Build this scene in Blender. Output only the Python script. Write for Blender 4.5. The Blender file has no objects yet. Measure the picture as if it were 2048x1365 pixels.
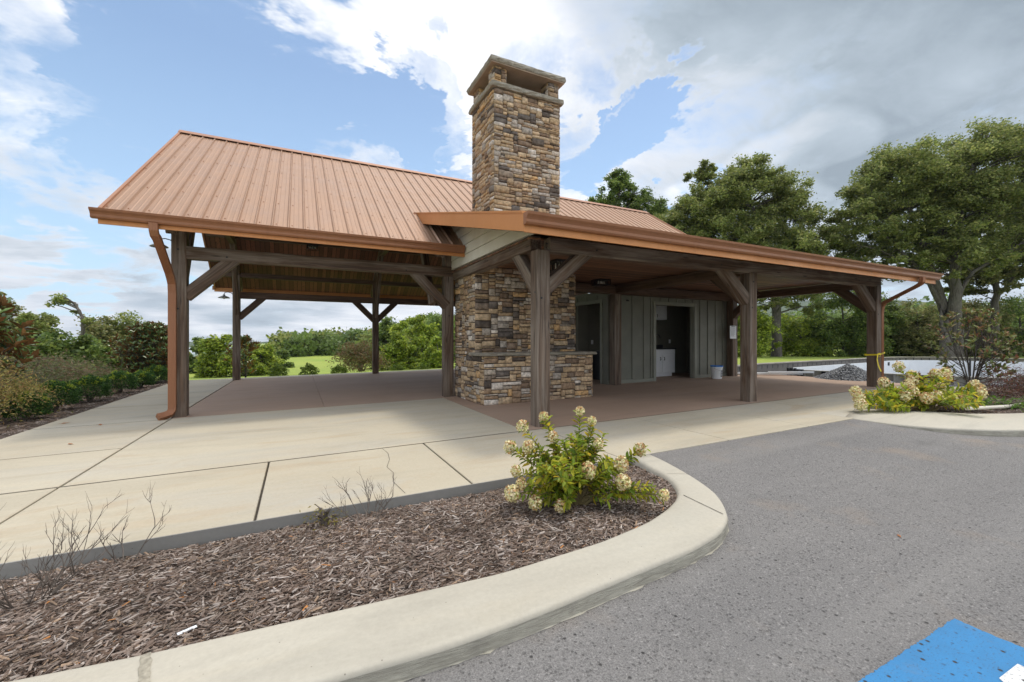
import bpy, math, random
import numpy as np
from mathutils import Vector, Matrix, noise as mnoise
R=math.radians
S=bpy.context.scene; COL=S.collection
rng=np.random.default_rng(11); random.seed(5)
# ------------------------------------------------------------ camera
CAM=(-2.839,-4.970,1.15)
cd=bpy.data.cameras.new('camera'); cam=bpy.data.objects.new('camera',cd); COL.objects.link(cam)
cam.location=CAM; cam.rotation_euler=(R(90),0,R(-26.352)); cd.sensor_width=36; cd.lens=15.152
cd.shift_y=-0.0003; cd.clip_start=.05; cd.clip_end=6000; S.camera=cam
# ------------------------------------------------------------ exposure
vs=S.view_settings; vs.view_transform='Standard'; vs.look='None'; vs.exposure=0.5; vs.gamma=1; vs.use_curve_mapping=False
# ------------------------------------------------------------ sun
SUNV=Vector((.26,.07,1.0)).normalized()         # direction towards the sun
sd=bpy.data.lights.new('sun','SUN'); sd.energy=1.2; sd.angle=R(8); sd.color=(1,.93,.80)
so=bpy.data.objects.new('sun',sd); COL.objects.link(so); so.rotation_euler=(-SUNV).to_track_quat('-Z','Y').to_euler()
# ------------------------------------------------------------ node helper
class NT:
    def __init__(s,tree): s.t=tree; s.n=tree.nodes; s.l=tree.links
    def new(s,typ,ins=None,**kw):
        n=s.n.new(typ)
        for k,v in kw.items(): setattr(n,k,v)
        if ins:
            for k,v in ins.items(): s.put(n,k,v)
        return n
    def put(s,n,k,v):
        i=n.inputs[k]
        if isinstance(v,bpy.types.NodeSocket): s.l.new(v,i)
        elif isinstance(v,bpy.types.Node): s.l.new(v.outputs[0],i)
        else:
            if isinstance(v,(tuple,list)) and len(v)==3 and i.type=='RGBA': v=(*v,1)
            i.default_value=v
    def math(s,op,a,b=0.0,c=None,clamp=False):
        n=s.new('ShaderNodeMath',operation=op); n.use_clamp=clamp
        s.put(n,0,a); s.put(n,1,b)
        if c is not None: s.put(n,2,c)
        return n.outputs[0]
    def mix(s,f,a,b,mode='MIX'):
        n=s.new('ShaderNodeMix',data_type='RGBA',blend_type=mode)
        s.put(n,0,f); s.put(n,6,a); s.put(n,7,b); return n.outputs[2]
    def noise(s,vec,scale,detail=4,rough=.55,dist=0,out=0):
        n=s.new('ShaderNodeTexNoise',{'Scale':scale,'Detail':detail,'Roughness':rough,'Distortion':dist})
        if vec is not None: s.put(n,'Vector',vec)
        return n.outputs[out]
    def ramp(s,f,stops,interp='LINEAR'):
        n=s.new('ShaderNodeValToRGB'); r=n.color_ramp; r.interpolation=interp
        while len(r.elements)<len(stops): r.elements.new(.5)
        for e,(p,c) in zip(r.elements,stops):
            e.position=p; e.color=(*c,1) if len(c)==3 else c
        s.put(n,0,f); return n.outputs[0]
    def rng(s,v,a,b,c=0.0,d=1.0,smooth=False):
        n=s.new('ShaderNodeMapRange',{0:v,1:a,2:b,3:c,4:d})
        if smooth: n.interpolation_type='SMOOTHSTEP'
        return n.outputs[0]
    def mapv(s,vec,scale=(1,1,1),loc=(0,0,0),rot=(0,0,0)):
        n=s.new('ShaderNodeMapping',{'Vector':vec,'Scale':scale,'Location':loc,'Rotation':rot}); return n.outputs[0]
# ------------------------------------------------------------ world: sky with clouds
W=bpy.data.worlds.new('World'); S.world=W; W.use_nodes=True
t=NT(W.node_tree); t.n.clear()
sky=t.new('ShaderNodeTexSky',sky_type='NISHITA'); sky.sun_disc=False
sky.sun_elevation=math.asin(SUNV.z); sky.sun_rotation=math.atan2(SUNV.x,SUNV.y)
sky.air_density=1.0; sky.dust_density=.7; sky.ozone_density=1.3
d=t.new('ShaderNodeTexCoord').outputs['Generated']
sp=t.new('ShaderNodeSeparateXYZ',{0:d})
zz=t.math('MAXIMUM',sp.outputs[2],0.0)
inv=t.math('DIVIDE',1.0,t.math('ADD',zz,.16))
pv=t.new('ShaderNodeVectorMath',operation='MULTIPLY'); t.put(pv,0,d)
cmb=t.new('ShaderNodeCombineXYZ',{0:inv,1:inv,2:.35}); t.put(pv,1,cmb.outputs[0]); P=pv.outputs[0]
big=t.noise(P,1.25,8,.58,.35); fine=t.noise(P,4.2,9,.64,.6); wisp=t.noise(t.mapv(P,(1.0,3.2,1)),3.0,8,.62,.8)
wp=t.new('ShaderNodeVectorMath',operation='SUBTRACT'); t.put(wp,0,t.noise(P,2.0,6,.6,.3,1)); wp.inputs[1].default_value=(.5,.5,.5)
ws=t.new('ShaderNodeVectorMath',operation='SCALE'); t.put(ws,0,wp.outputs[0]); ws.inputs['Scale'].default_value=.22
wd=t.new('ShaderNodeVectorMath',operation='ADD'); t.put(wd,0,d); t.put(wd,1,ws.outputs[0]); dw=wd.outputs[0]
wp2=t.new('ShaderNodeVectorMath',operation='SUBTRACT'); t.put(wp2,0,t.noise(P,1.2,2,.5,0,1)); wp2.inputs[1].default_value=(.5,.5,.5)
ws2=t.new('ShaderNodeVectorMath',operation='SCALE'); t.put(ws2,0,wp2.outputs[0]); ws2.inputs['Scale'].default_value=.16
wd2=t.new('ShaderNodeVectorMath',operation='ADD'); t.put(wd2,0,d); t.put(wd2,1,ws2.outputs[0]); dg=wd2.outputs[0]
def blob(dirv,rad,amp,w=True):
    dt=t.new('ShaderNodeVectorMath',operation='DOT_PRODUCT'); t.put(dt,0,dw if w else dg); dt.inputs[1].default_value=Vector(dirv).normalized()
    return t.rng(dt.outputs['Value'],math.cos(R(rad*1.15)),math.cos(R(rad*.15)),0.0,amp,True)
cov=t.math('ADD',.20,0.0)
BL=[((-.206,.931,.303),18,-.46),((-.092,.886,.455),13,-.42),((-.156,.852,.5),10,-.30),((.02,.93,.365),11,-.40),((-.345,.896,.289),16,-.40),((-.38,.90,.22),8,-.2),
    ((.23,.862,.453),6,-.26),((.631,.665,.398),6,-.40),((.716,.579,.39),8,-.46),((.587,.72,.369),6,-.26),((.083,.921,.381),6,-.2),
    ((-.31,.842,.43),14,.50),((.539,.692,.48),9,.2),((.791,.49,.368),8,.2),((-.36,.93,.06),21,.42),((.0,.99,.06),18,.36),((.254,.773,.6),14,.2),((.85,.3,.45),22,.25),((.64,.57,.53),9,.40)]
for a,b_,c in BL: cov=t.math('ADD',cov,blob(a,b_,c))
den=t.math('ADD',t.math('ADD',t.math('MULTIPLY',t.math('SUBTRACT',big,.5),1.2),t.math('MULTIPLY',t.math('SUBTRACT',fine,.5),.55)),t.math('ADD',cov,.5))
mask=t.rng(den,.36,.84,0,1,True)
thin=t.math('MULTIPLY',t.rng(wisp,.50,.80,0,.45,True),t.rng(den,.12,.45,0,1,True))
mask=t.math('MAXIMUM',mask,thin)
sh=t.noise(t.mapv(P,(1,1,1),(3.1,1.7,0)),1.2,7,.56,.4)
sh2=t.noise(t.mapv(P,(1.0,1.5,1),(1.1,5.7,0),(0,0,R(25))),2.6,8,.6,.4)
grey=t.math('ADD',t.rng(sh,.42,.66,0,.30,True),t.rng(sh2,.40,.70,0,.20,True))
for a,b_,c in [((.809,.352,.471),30,.34),((.708,.491,.54),20,.22),((.896,.267,.33),20,.26),((.5,.62,.60),12,.16),((-.325,.941,.06),16,.22),((.9,.359,.2),14,.05),
              ((.539,.692,.46),9,-.25),((.791,.49,.36),7,-.3),((.254,.8,.5),13,-.2),((-.301,.842,.448),12,-.2),((.0,.995,.1),12,.2)]:
    grey=t.math('ADD',grey,blob(a,b_,c,False))
edge=t.rng(den,.50,.95,0,1,True)
grey=t.math('MULTIPLY',t.math('MAXIMUM',grey,0),t.math('ADD',.6,t.math('MULTIPLY',edge,.4)),clamp=True)
ccol=t.ramp(grey,[(0,(.78,.79,.81)),(.25,(.60,.63,.68)),(.6,(.37,.43,.49)),(1,(.245,.295,.345))])
# unseen cloud around the sun and behind the viewer, brightened as added fill light
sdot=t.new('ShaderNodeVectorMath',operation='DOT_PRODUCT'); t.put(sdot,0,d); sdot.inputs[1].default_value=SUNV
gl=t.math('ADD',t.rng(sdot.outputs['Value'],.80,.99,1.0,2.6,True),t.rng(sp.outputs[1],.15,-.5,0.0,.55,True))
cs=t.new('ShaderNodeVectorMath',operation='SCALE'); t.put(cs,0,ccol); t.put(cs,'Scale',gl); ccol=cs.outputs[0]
skyc=t.new('ShaderNodeVectorMath',operation='SCALE'); t.put(skyc,0,sky.outputs[0]); skyc.inputs['Scale'].default_value=.122
haz=t.mix(t.rng(zz,0.0,.5,.66,.16),skyc.outputs[0],(.45,.66,.86))
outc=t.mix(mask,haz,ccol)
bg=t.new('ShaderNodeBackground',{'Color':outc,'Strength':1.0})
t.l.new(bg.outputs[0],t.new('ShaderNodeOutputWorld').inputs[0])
# ------------------------------------------------------------ materials
def mat(name,build):
    m=bpy.data.materials.new(name); m.use_nodes=True; t=NT(m.node_tree); t.n.clear()
    b=t.new('ShaderNodeBsdfPrincipled'); o=t.new('ShaderNodeOutputMaterial'); t.l.new(b.outputs[0],o.inputs[0])
    tc=t.new('ShaderNodeTexCoord').outputs['Object']
    build(t,b,tc,o); return m
def bump(t,b,h,strength=.3,dist=.01):
    n=t.new('ShaderNodeBump',{'Strength':strength,'Distance':dist,'Height':h}); t.l.new(n.outputs[0],b.inputs['Normal'])
def simple(name,c,rough=.6,metal=0,var=.15,scale=6,spec=.5):
    def f(t,b,tc,o):
        n=t.noise(tc,scale,5)
        k=t.rng(n,.3,.7,1-var,1+var)
        v=t.new('ShaderNodeVectorMath',operation='SCALE'); v.inputs[0].default_value=c; t.put(v,'Scale',k)
        t.put(b,'Base Color',v.outputs[0]); b.inputs['Roughness'].default_value=rough; b.inputs['Metallic'].default_value=metal
        b.inputs['Specular IOR Level'].default_value=spec
    return mat(name,f)
def timber_mat(name,c1,c2,c3,grey=.45):
    def f(t,b,tc,o):
        r=t.new('ShaderNodeObjectInfo').outputs['Random']
        off=t.new('ShaderNodeCombineXYZ',{0:t.math('MULTIPLY',r,37.),1:t.math('MULTIPLY',r,11.),2:0.0}).outputs[0]
        av=t.new('ShaderNodeVectorMath',operation='ADD'); t.put(av,0,tc); t.put(av,1,off); v=av.outputs[0]
        g=t.noise(t.mapv(v,(1.2,34,34)),1.0,6,.65,.6)
        g2=t.noise(t.mapv(v,(.5,5,5)),1.0,4,.6,1.2)
        blot=t.noise(v,2.4,4,.6)
        c=t.mix(t.rng(g,.36,.64),c1,c2)
        c=t.mix(t.math('MULTIPLY',t.rng(g2,.42,.62),t.math('MULTIPLY',t.rng(g,.35,.6,.35,1),grey),clamp=True),c,c3)
        c=t.mix(t.rng(blot,.55,.75,0,.35),c,c1)
        k=t.new('ShaderNodeTexVoronoi',{'Vector':t.mapv(v,(1.1,6,6)),'Scale':1.6,'Randomness':1.0}).outputs['Distance']
        knot=t.rng(k,.05,.16,1,0)
        c=t.mix(t.math('MULTIPLY',knot,.75),c,(.012,.008,.006))
        crack=t.noise(t.mapv(v,(.7,55,55)),1.0,3,.5,.3)
        cr=t.rng(crack,.28,.36,1,0)
        c=t.mix(t.math('MULTIPLY',cr,.7),c,(.01,.007,.005))
        t.put(b,'Base Color',c); b.inputs['Roughness'].default_value=.72
        bump(t,b,t.math('SUBTRACT',g,t.math('MULTIPLY',cr,.8)),.45,.008)
    return mat(name,f)
M={}
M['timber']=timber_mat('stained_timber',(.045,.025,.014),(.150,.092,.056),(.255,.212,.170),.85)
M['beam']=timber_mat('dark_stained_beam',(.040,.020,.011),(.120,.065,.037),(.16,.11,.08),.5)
def boards(name,axis,width,c1,c2,grain_axis):
    def f(t,b,tc,o):
        s=t.new('ShaderNodeSeparateXYZ',{0:tc}); u=t.math('DIVIDE',s.outputs[axis],width)
        idx=t.math('FLOOR',u); fr=t.math('FRACT',u)
        w=t.new('ShaderNodeTexWhiteNoise',noise_dimensions='1D'); t.put(w,'W',idx); r=w.outputs['Value']
        av=t.new('ShaderNodeVectorMath',operation='ADD'); t.put(av,0,tc); t.put(av,1,t.new('ShaderNodeCombineXYZ',{0:t.math('MULTIPLY',r,19.),1:t.math('MULTIPLY',r,7.),2:r}).outputs[0])
        sc=[40,40,40]; sc[grain_axis]=1.6
        g=t.noise(t.mapv(av.outputs[0],tuple(sc)),1,5,.6,.6)
        c=t.mix(t.rng(g,.3,.7),c1,c2)
        c=t.mix(t.math('MULTIPLY',r,.8),c,tuple(x*.42 for x in c1))
        sc2=[9,9,9]; sc2[grain_axis]=3.0
        k=t.new('ShaderNodeTexVoronoi',{'Vector':t.mapv(av.outputs[0],tuple(sc2)),'Scale':1.0}).outputs['Distance']
        c=t.mix(t.rng(k,.07,.17,.85,0),c,(.02,.009,.004))
        gap=t.math('MAXIMUM',t.rng(fr,0,.13,1,0),t.rng(fr,.90,1.0,0,1))
        c=t.mix(t.math('MULTIPLY',gap,.92),c,(.006,.004,.003))
        t.put(b,'Base Color',c); b.inputs['Roughness'].default_value=.6
        bump(t,b,t.math('SUBTRACT',1.0,gap),.6,.006)
    return mat(name,f)
M['ceil_main']=boards('roof_lining_boards',0,.125,(.17,.062,.036),(.32,.122,.070),1)
M['ceil_can']=boards('porch_ceiling_boards',1,.13,(.12,.055,.028),(.40,.195,.095),0)
def copper(name,c,rough=.42,dirt=.2):
    def f(t,b,tc,o):
        n=t.noise(tc,2.2,6,.6); n2=t.noise(t.mapv(tc,(6,.8,.8)),3,5,.6)
        col=t.mix(t.math('MULTIPLY',t.rng(n2,.35,.7),dirt*1.4,clamp=True),c,tuple(x*.72 for x in c))
        col=t.mix(t.rng(n,.5,.8,0,dirt),col,(c[0]*1.15,c[1]*1.25,c[2]*1.4))
        t.put(b,'Base Color',col); t.put(b,'Roughness',t.rng(n,.3,.7,rough-.08,rough+.12)); b.inputs['Metallic'].default_value=.25
        st_=t.noise(t.mapv(tc,(14,.5,.5)),1,4,.6); col2=t.mix(t.rng(st_,.5,.78,0,.35),col,tuple(x*.68 for x in c)); t.put(b,'Base Color',col2); bump(t,b,t.math('ADD',t.noise(t.mapv(tc,(3,.8,.8)),1.0,2),t.math('MULTIPLY',st_,.2)),.25,.03)
    return mat(name,f)
M['roof']=copper('copper_painted_steel',(.375,.222,.138),.45)
M['gutter']=copper('copper_painted_aluminium',(.30,.130,.062),.38,.12)
M['fascia']=copper('copper_painted_fascia',(.58,.25,.085),.45,.1)
M['cap']=copper('copper_ridge_trim',(.40,.19,.10),.4,.1)
def conc(name,ca,cb,cc,stain=(.50,.33,.16),sa=.4,broom=True,big=.5):
    def f(t,b,tc,o):
        v=tc
        n1=t.noise(v,big,6,.6,.4); n2=t.noise(t.mapv(v,(.45,2.2,1)),.9,6,.6,.6); n3=t.noise(v,42,4,.7); n4=t.noise(v,6.5,5,.6)
        c=t.mix(t.rng(n1,.35,.65),ca,cb)
        c=t.mix(t.rng(n2,.48,.72,0,.65),c,cc)
        c=t.mix(t.rng(n4,.55,.72,0,sa*.5),c,stain)
        st=t.noise(t.mapv(v,(.6,2.6,1),(7,3,0)),1.3,5,.6,.7)
        gs=t.noise(t.mapv(v,(.35,1.6,1),(2,8,0)),1.1,7,.65,.9); c=t.mix(t.rng(gs,.50,.70,0,.55),c,tuple(x*.66 for x in cb))
        c=t.mix(t.rng(st,.57,.72,0,sa),c,stain)
        c=t.mix(t.rng(n3,.3,.7,.14,0),c,(.12,.10,.08))
        sp_=t.new('ShaderNodeTexVoronoi',{'Vector':v,'Scale':16.0}).outputs['Distance']
        c=t.mix(t.rng(sp_,.03,.055,.7,0),c,(.08,.06,.05))
        t.put(b,'Base Color',c); b.inputs['Roughness'].default_value=.82
        br=t.noise(t.mapv(v,(1.0,150,1) if broom else (60,60,60)),1,3,.6)
        bump(t,b,t.math('ADD',t.math('MULTIPLY',n3,.7),t.math('MULTIPLY',br,.6)),.22,.003)
    return mat(name,f)
M['walk']=conc('broomed_concrete',(.46,.40,.295),(.525,.465,.35),(.42,.40,.355),(.44,.33,.21),.5)
M['brown']=conc('brown_stained_concrete',(.36,.245,.172),(.42,.29,.21),(.37,.27,.205),(.46,.31,.20),.35,False)
M['kerbc']=conc('kerb_concrete',(.47,.43,.35),(.52,.48,.395),(.45,.425,.36),(.52,.44,.30),.16)
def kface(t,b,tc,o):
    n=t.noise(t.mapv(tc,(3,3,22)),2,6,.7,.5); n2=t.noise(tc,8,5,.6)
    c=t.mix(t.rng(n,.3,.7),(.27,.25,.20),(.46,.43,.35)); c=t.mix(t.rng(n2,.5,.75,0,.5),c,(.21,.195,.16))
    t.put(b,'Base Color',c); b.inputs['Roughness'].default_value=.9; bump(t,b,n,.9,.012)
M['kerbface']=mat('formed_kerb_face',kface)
M['joint']=simple('dark_joint',(.055,.045,.035),.95,0,.5,30)
M['slabside']=conc('grey_slab_edge',(.23,.22,.20),(.31,.30,.275),(.18,.17,.155),(.2,.17,.13),.2)
def asphalt(t,b,tc,o):
    n=t.noise(tc,.35,5,.6,.4); n2=t.noise(tc,150,3,.7); n3=t.noise(tc,60,3,.75)
    c=t.mix(t.rng(n,.35,.68),(.215,.205,.198),(.268,.253,.240))
    c=t.mix(t.rng(n2,.34,.60,.75,0),c,(.06,.057,.055))
    c=t.mix(t.rng(n3,.58,.68,0,.55),c,(.42,.40,.38))
    v=t.new('ShaderNodeTexVoronoi',{'Vector':t.mapv(tc,(1,1,.2)),'Scale':17.0,'Randomness':1.0})
    pit=t.rng(v.outputs['Distance'],.07,.15,1,0)
    w=t.new('ShaderNodeSeparateColor',{0:v.outputs['Color']}).outputs[0]
    pit=t.math('MULTIPLY',pit,t.rng(w,.55,.7,0,1))
    c=t.mix(t.math('MULTIPLY',pit,.9),c,(.018,.016,.015))
    v2=t.new('ShaderNodeTexVoronoi',{'Vector':tc,'Scale':52.0,'Randomness':1.0})
    w2=t.new('ShaderNodeSeparateColor',{0:v2.outputs['Color']}).outputs[1]
    p2=t.math('MULTIPLY',t.rng(v2.outputs['Distance'],.18,.34,1,0),t.rng(w2,.45,.6,0,1))
    c=t.mix(t.math('MULTIPLY',p2,.38),c,(.04,.036,.033))
    tan=t.noise(tc,1.3,4,.6)
    c=t.mix(t.rng(tan,.57,.74,0,.4),c,(.31,.235,.165)); oil=t.noise(t.mapv(tc,(1,1,1),(5,9,0)),.9,6,.7,.9); c=t.mix(t.rng(oil,.60,.70,0,.35),c,(.11,.105,.10))
    lane=t.noise(t.mapv(tc,(.25,1.3,1),(0,2,0)),.8,3,.5)
    c=t.mix(t.rng(lane,.5,.7,0,.35),c,(.155,.145,.138)); tw=t.noise(t.mapv(tc,(.12,2.4,1),(3,1,0),(0,0,R(8))),1.0,5,.6,.4); c=t.mix(t.rng(tw,.52,.66,0,.22),c,(.30,.285,.265))
    t.put(b,'Base Color',c); b.inputs['Roughness'].default_value=.85
    bump(t,b,t.math('SUBTRACT',t.math('ADD',n3,n2),t.math('MULTIPLY',t.math('ADD',pit,p2),1.2)),.9,.006)
M['asphalt']=mat('asphalt',asphalt)
def paintm(base):
    def f(t,b,tc,o):
        n2=t.noise(tc,110,3,.7)
        c=t.mix(t.rng(t.noise(tc,5,5),.3,.7),base,tuple(x*.72+.01 for x in base))
        v=t.new('ShaderNodeTexVoronoi',{'Vector':tc,'Scale':22.0,'Randomness':1.0})
        w=t.new('ShaderNodeSeparateColor',{0:v.outputs['Color']}).outputs[0]
        pit=t.math('MULTIPLY',t.rng(v.outputs['Distance'],.10,.2,1,0),t.rng(w,.4,.5,0,1))
        c=t.mix(pit,c,(.03,.026,.024)); c=t.mix(t.rng(n2,.30,.42,.8,0),c,(.05,.05,.05)); c=t.mix(t.rng(t.noise(tc,2.2,6,.7,.8),.56,.72,0,.55),c,(.15,.16,.17))
        t.put(b,'Base Color',c); b.inputs['Roughness'].default_value=.7
        bump(t,b,t.math('SUBTRACT',n2,pit),.7,.005)
    return f
M['blue']=mat('blue_road_paint',paintm((.03,.215,.47))); M['whitepaint']=mat('white_road_paint',paintm((.8,.8,.8)))
def attrmat(name,rough=.6,transl=0,bumpy=0,spec=.4,tscale=30,var=.25):
    def f(t,b,tc,o):
        a=t.new('ShaderNodeAttribute',attribute_name='Col').outputs['Color']
        if bumpy:
            n=t.noise(tc,tscale,6,.65); n2=t.noise(tc,tscale*.3,4,.6)
            c=t.mix(t.rng(n,.35,.75,.0,var*2),a,(.03,.024,.018)); c=t.mix(t.rng(n2,.5,.75,0,var),c,(.45,.38,.30))
            bump(t,b,n,bumpy,.012)
        else: c=a
        t.put(b,'Base Color',c); b.inputs['Roughness'].default_value=rough; b.inputs['Specular IOR Level'].default_value=spec
        if transl:
            tr=t.new('ShaderNodeBsdfTranslucent'); t.put(tr,'Color',c)
            mx=t.new('ShaderNodeMixShader',{0:transl}); t.l.new(b.outputs[0],mx.inputs[1]); t.l.new(tr.outputs[0],mx.inputs[2]); t.l.new(mx.outputs[0],o.inputs[0])
    return mat(name,f)
M['leaf']=attrmat('foliage',.5,.5); M['glossleaf']=attrmat('glossy_foliage',.32,.2,spec=.5); M['petal']=attrmat('petals',.7,.3,spec=.2)
M['chip']=attrmat('bark_chips',.85,0,.3,.2,60,.2); M['stone']=attrmat('ledge_stone',.85,0,.9,.25,19,.40)
def bark(t,b,tc,o):
    n=t.noise(t.mapv(tc,(9,9,1.6)),1.5,6,.65,.8); n2=t.noise(tc,1.0,3)
    c=t.mix(t.rng(n,.3,.7),(.035,.028,.022),(.17,.15,.125)); c=t.mix(t.rng(n2,.5,.7,0,.3),c,(.20,.20,.16))
    t.put(b,'Base Color',c); b.inputs['Roughness'].default_value=.9; bump(t,b,n,.8,.03)
M['bark']=mat('bark',bark); M['twig']=simple('dry_twig',(.13,.105,.085),.85,0,.4,20); M['stem']=simple('green_stem',(.13,.10,.04),.7,0,.3,12)
def capst(t,b,tc,o):
    n=t.noise(tc,9,7,.7,.6); n2=t.noise(tc,2.5,4)
    c=t.mix(t.rng(n,.3,.7),(.20,.175,.135),(.36,.325,.26)); c=t.mix(t.rng(n2,.5,.7,0,.5),c,(.22,.21,.15))
    t.put(b,'Base Color',c); b.inputs['Roughness'].default_value=.85; bump(t,b,n,.9,.03)
M['capstone']=mat('rough_sandstone',capst); M['mortar']=simple('recessed_mortar',(.035,.028,.022),.95,0,.4,14)
M['soffit']=simple('cap_underside',(.34,.26,.19),.9,0,.15,4)
def siding(t,b,tc,o):
    n=t.noise(tc,3,4); c=t.mix(t.rng(n,.3,.7),(.60,.565,.46),(.68,.645,.54)); t.put(b,'Base Color',c); b.inputs['Roughness'].default_value=.6
M['siding']=mat('cream_siding',siding)
M['kiosk']=simple('grey_green_paint',(.155,.155,.122),.6,0,.12,3); M['kiosk_trim']=simple('grey_green_trim',(.20,.20,.16),.55,0,.1,3)
M['inside']=simple('interior_wall_paint',(.16,.152,.118),.7,0,.12,3)
M['white']=simple('white_enamel',(.72,.73,.74),.4,0,.04,3); M['black']=simple('black_metal',(.012,.012,.014),.45,0,.2,8)
M['blackp']=simple('black_plastic',(.015,.016,.02),.5,0,.2,8); M['bluelid']=simple('blue_plastic',(.01,.16,.52),.4,0,.08,6)
M['pail']=simple('white_plastic',(.70,.71,.70),.45,0,.06,5); M['paper']=simple('paper',(.72,.74,.76),.8,0,.05,20)
M['ink']=simple('ink',(.05,.055,.06),.8,0,.2,20); M['inkg']=simple('grey_ink',(.22,.23,.24),.8,0,.2,20)
def glass(t,b,tc,o):
    b.inputs['Base Color'].default_value=(.72,.70,.62,1); b.inputs['Roughness'].default_value=.35
M['frost']=mat('frosted_glass',glass)
M['lampg']=simple('galvanised_shade',(.30,.31,.30),.4,.5,.1,8)
M['tape']=simple('yellow_tape',(.80,.62,.02),.5,0,.1,30)
M['pvc']=simple('white_pvc',(.72,.74,.74),.4,0,.06,3)
def poolp(t,b,tc,o):
    n=t.noise(tc,1.5,4); c=t.mix(t.rng(n,.35,.7),(.82,.85,.87),(.88,.90,.91)); t.put(b,'Base Color',c); b.inputs['Roughness'].default_value=.4
M['pool']=mat('pool_panel',poolp); M['poolback']=simple('pool_panel_back',(.46,.44,.38),.7,0,.2,3)
M['blockw']=conc('grey_formwork',(.15,.135,.12),(.20,.185,.17),(.11,.10,.09),(.2,.15,.1),.2,False,1.5); M['coping']=simple('weathered_coping',(.30,.27,.23),.85,0,.3,4)
M['pipe']=simple('cream_pipe',(.62,.58,.48),.5,0,.1,5)
def gravel(t,b,tc,o):
    v=t.new('ShaderNodeTexVoronoi',{'Vector':tc,'Scale':38.0}); w=t.new('ShaderNodeSeparateColor',{0:v.outputs['Color']}).outputs[0]
    c=t.ramp(w,[(0,(.045,.048,.055)),(.6,(.16,.165,.175)),(1,(.36,.36,.36))]); t.put(b,'Base Color',c); b.inputs['Roughness'].default_value=.9
    bump(t,b,v.outputs['Distance'],1.0,.03)
M['gravel']=mat('grey_gravel',gravel)
def grass(t,b,tc,o):
    n=t.noise(tc,.06,6,.6,.4); n2=t.noise(tc,1.6,6,.7); n3=t.noise(tc,.35,5,.6)
    c=t.mix(t.rng(n,.35,.65),(.22,.31,.04),(.36,.40,.06)); c=t.mix(t.rng(n2,.35,.75,0,.5),c,(.09,.15,.02)); c=t.mix(t.rng(n3,.52,.75,0,.5),c,(.33,.33,.07))
    t.put(b,'Base Color',c); b.inputs['Roughness'].default_value=.9; bump(t,b,n2,.8,.15)
M['grass']=mat('meadow_grass',grass)
def earth(t,b,tc,o):
    n=t.noise(tc,18,6,.7); c=t.mix(t.rng(n,.3,.7),(.035,.024,.018),(.12,.085,.065)); t.put(b,'Base Color',c); b.inputs['Roughness'].default_value=.95; bump(t,b,n,1,.03)
M['earth']=mat('mulch_bed',earth)
def hillm(t,b,tc,o):
    v=t.new('ShaderNodeTexVoronoi',{'Vector':tc,'Scale':.09}); n=t.noise(tc,.02,5,.6)
    c=t.mix(t.rng(v.outputs['Distance'],.1,.8),(.075,.11,.035),(.030,.050,.018)); c=t.mix(t.rng(n,.4,.7,0,.5),c,(.10,.12,.04))
    t.put(b,'Base Color',c); b.inputs['Roughness'].default_value=.95; bump(t,b,v.outputs['Distance'],1,6)
M['hill']=mat('wooded_hill',hillm)
M['water']=simple('lake_water',(.45,.52,.58),.12,0,.05,.05)
# ------------------------------------------------------------ mesh helpers
def tag(o,label=None,cat=None,group=None,kind=None):
    if label: o['label']=label
    if cat: o['category']=cat
    if group: o['group']=group
    if kind: o['kind']=kind
    return o
def mk(name,V,Fs,m,col=None,parent=None,smooth=False,mats=None,midx=None):
    me=bpy.data.meshes.new(name); V=np.asarray(V,dtype=np.float32)
    me.vertices.add(len(V)); me.vertices.foreach_set('co',V.ravel())
    Fs=[np.asarray(F,dtype=np.int32) for F in Fs if len(F)]
    tot=np.concatenate([np.full(len(F),F.shape[1],dtype=np.int32) for F in Fs]); idx=np.concatenate([F.ravel() for F in Fs])
    me.loops.add(len(idx)); me.loops.foreach_set('vertex_index',idx)
    me.polygons.add(len(tot)); st=np.concatenate([[0],np.cumsum(tot)[:-1]]).astype(np.int32)
    me.polygons.foreach_set('loop_start',st)
    me.update(calc_edges=True); me.validate()
    if col is not None:
        a=me.color_attributes.new(name='Col',type='FLOAT_COLOR',domain='POINT')
        c=np.ones((len(V),4),dtype=np.float32); c[:,:3]=col; a.data.foreach_set('color',c.ravel())
    if smooth: me.polygons.foreach_set('use_smooth',np.ones(len(tot),dtype=bool))
    for mm in (mats or [m]): me.materials.append(mm)
    if midx is not None: me.polygons.foreach_set('material_index',np.asarray(midx,dtype=np.int32))
    o=bpy.data.objects.new(name,me); COL.objects.link(o)
    if parent: o.parent=parent
    return o
def empty(name,loc,label,cat,group=None,rz=0):
    o=bpy.data.objects.new(name,None); COL.objects.link(o); o.location=loc; o.rotation_euler=(0,0,rz); o.empty_display_size=.1
    return tag(o,label,cat,group)
def copy_tree(o,loc=None,rz=None,sc=None,label=None,parent=None):
    c=o.copy(); COL.objects.link(c)
    if parent: c.parent=parent
    if loc is not None: c.location=loc
    if rz is not None: c.rotation_euler=(0,0,rz)
    if sc is not None: c.scale=sc if isinstance(sc,tuple) else (sc,)*3
    if label: c['label']=label
    for ch in list(o.children): copy_tree(ch,parent=c)
    return c
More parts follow.
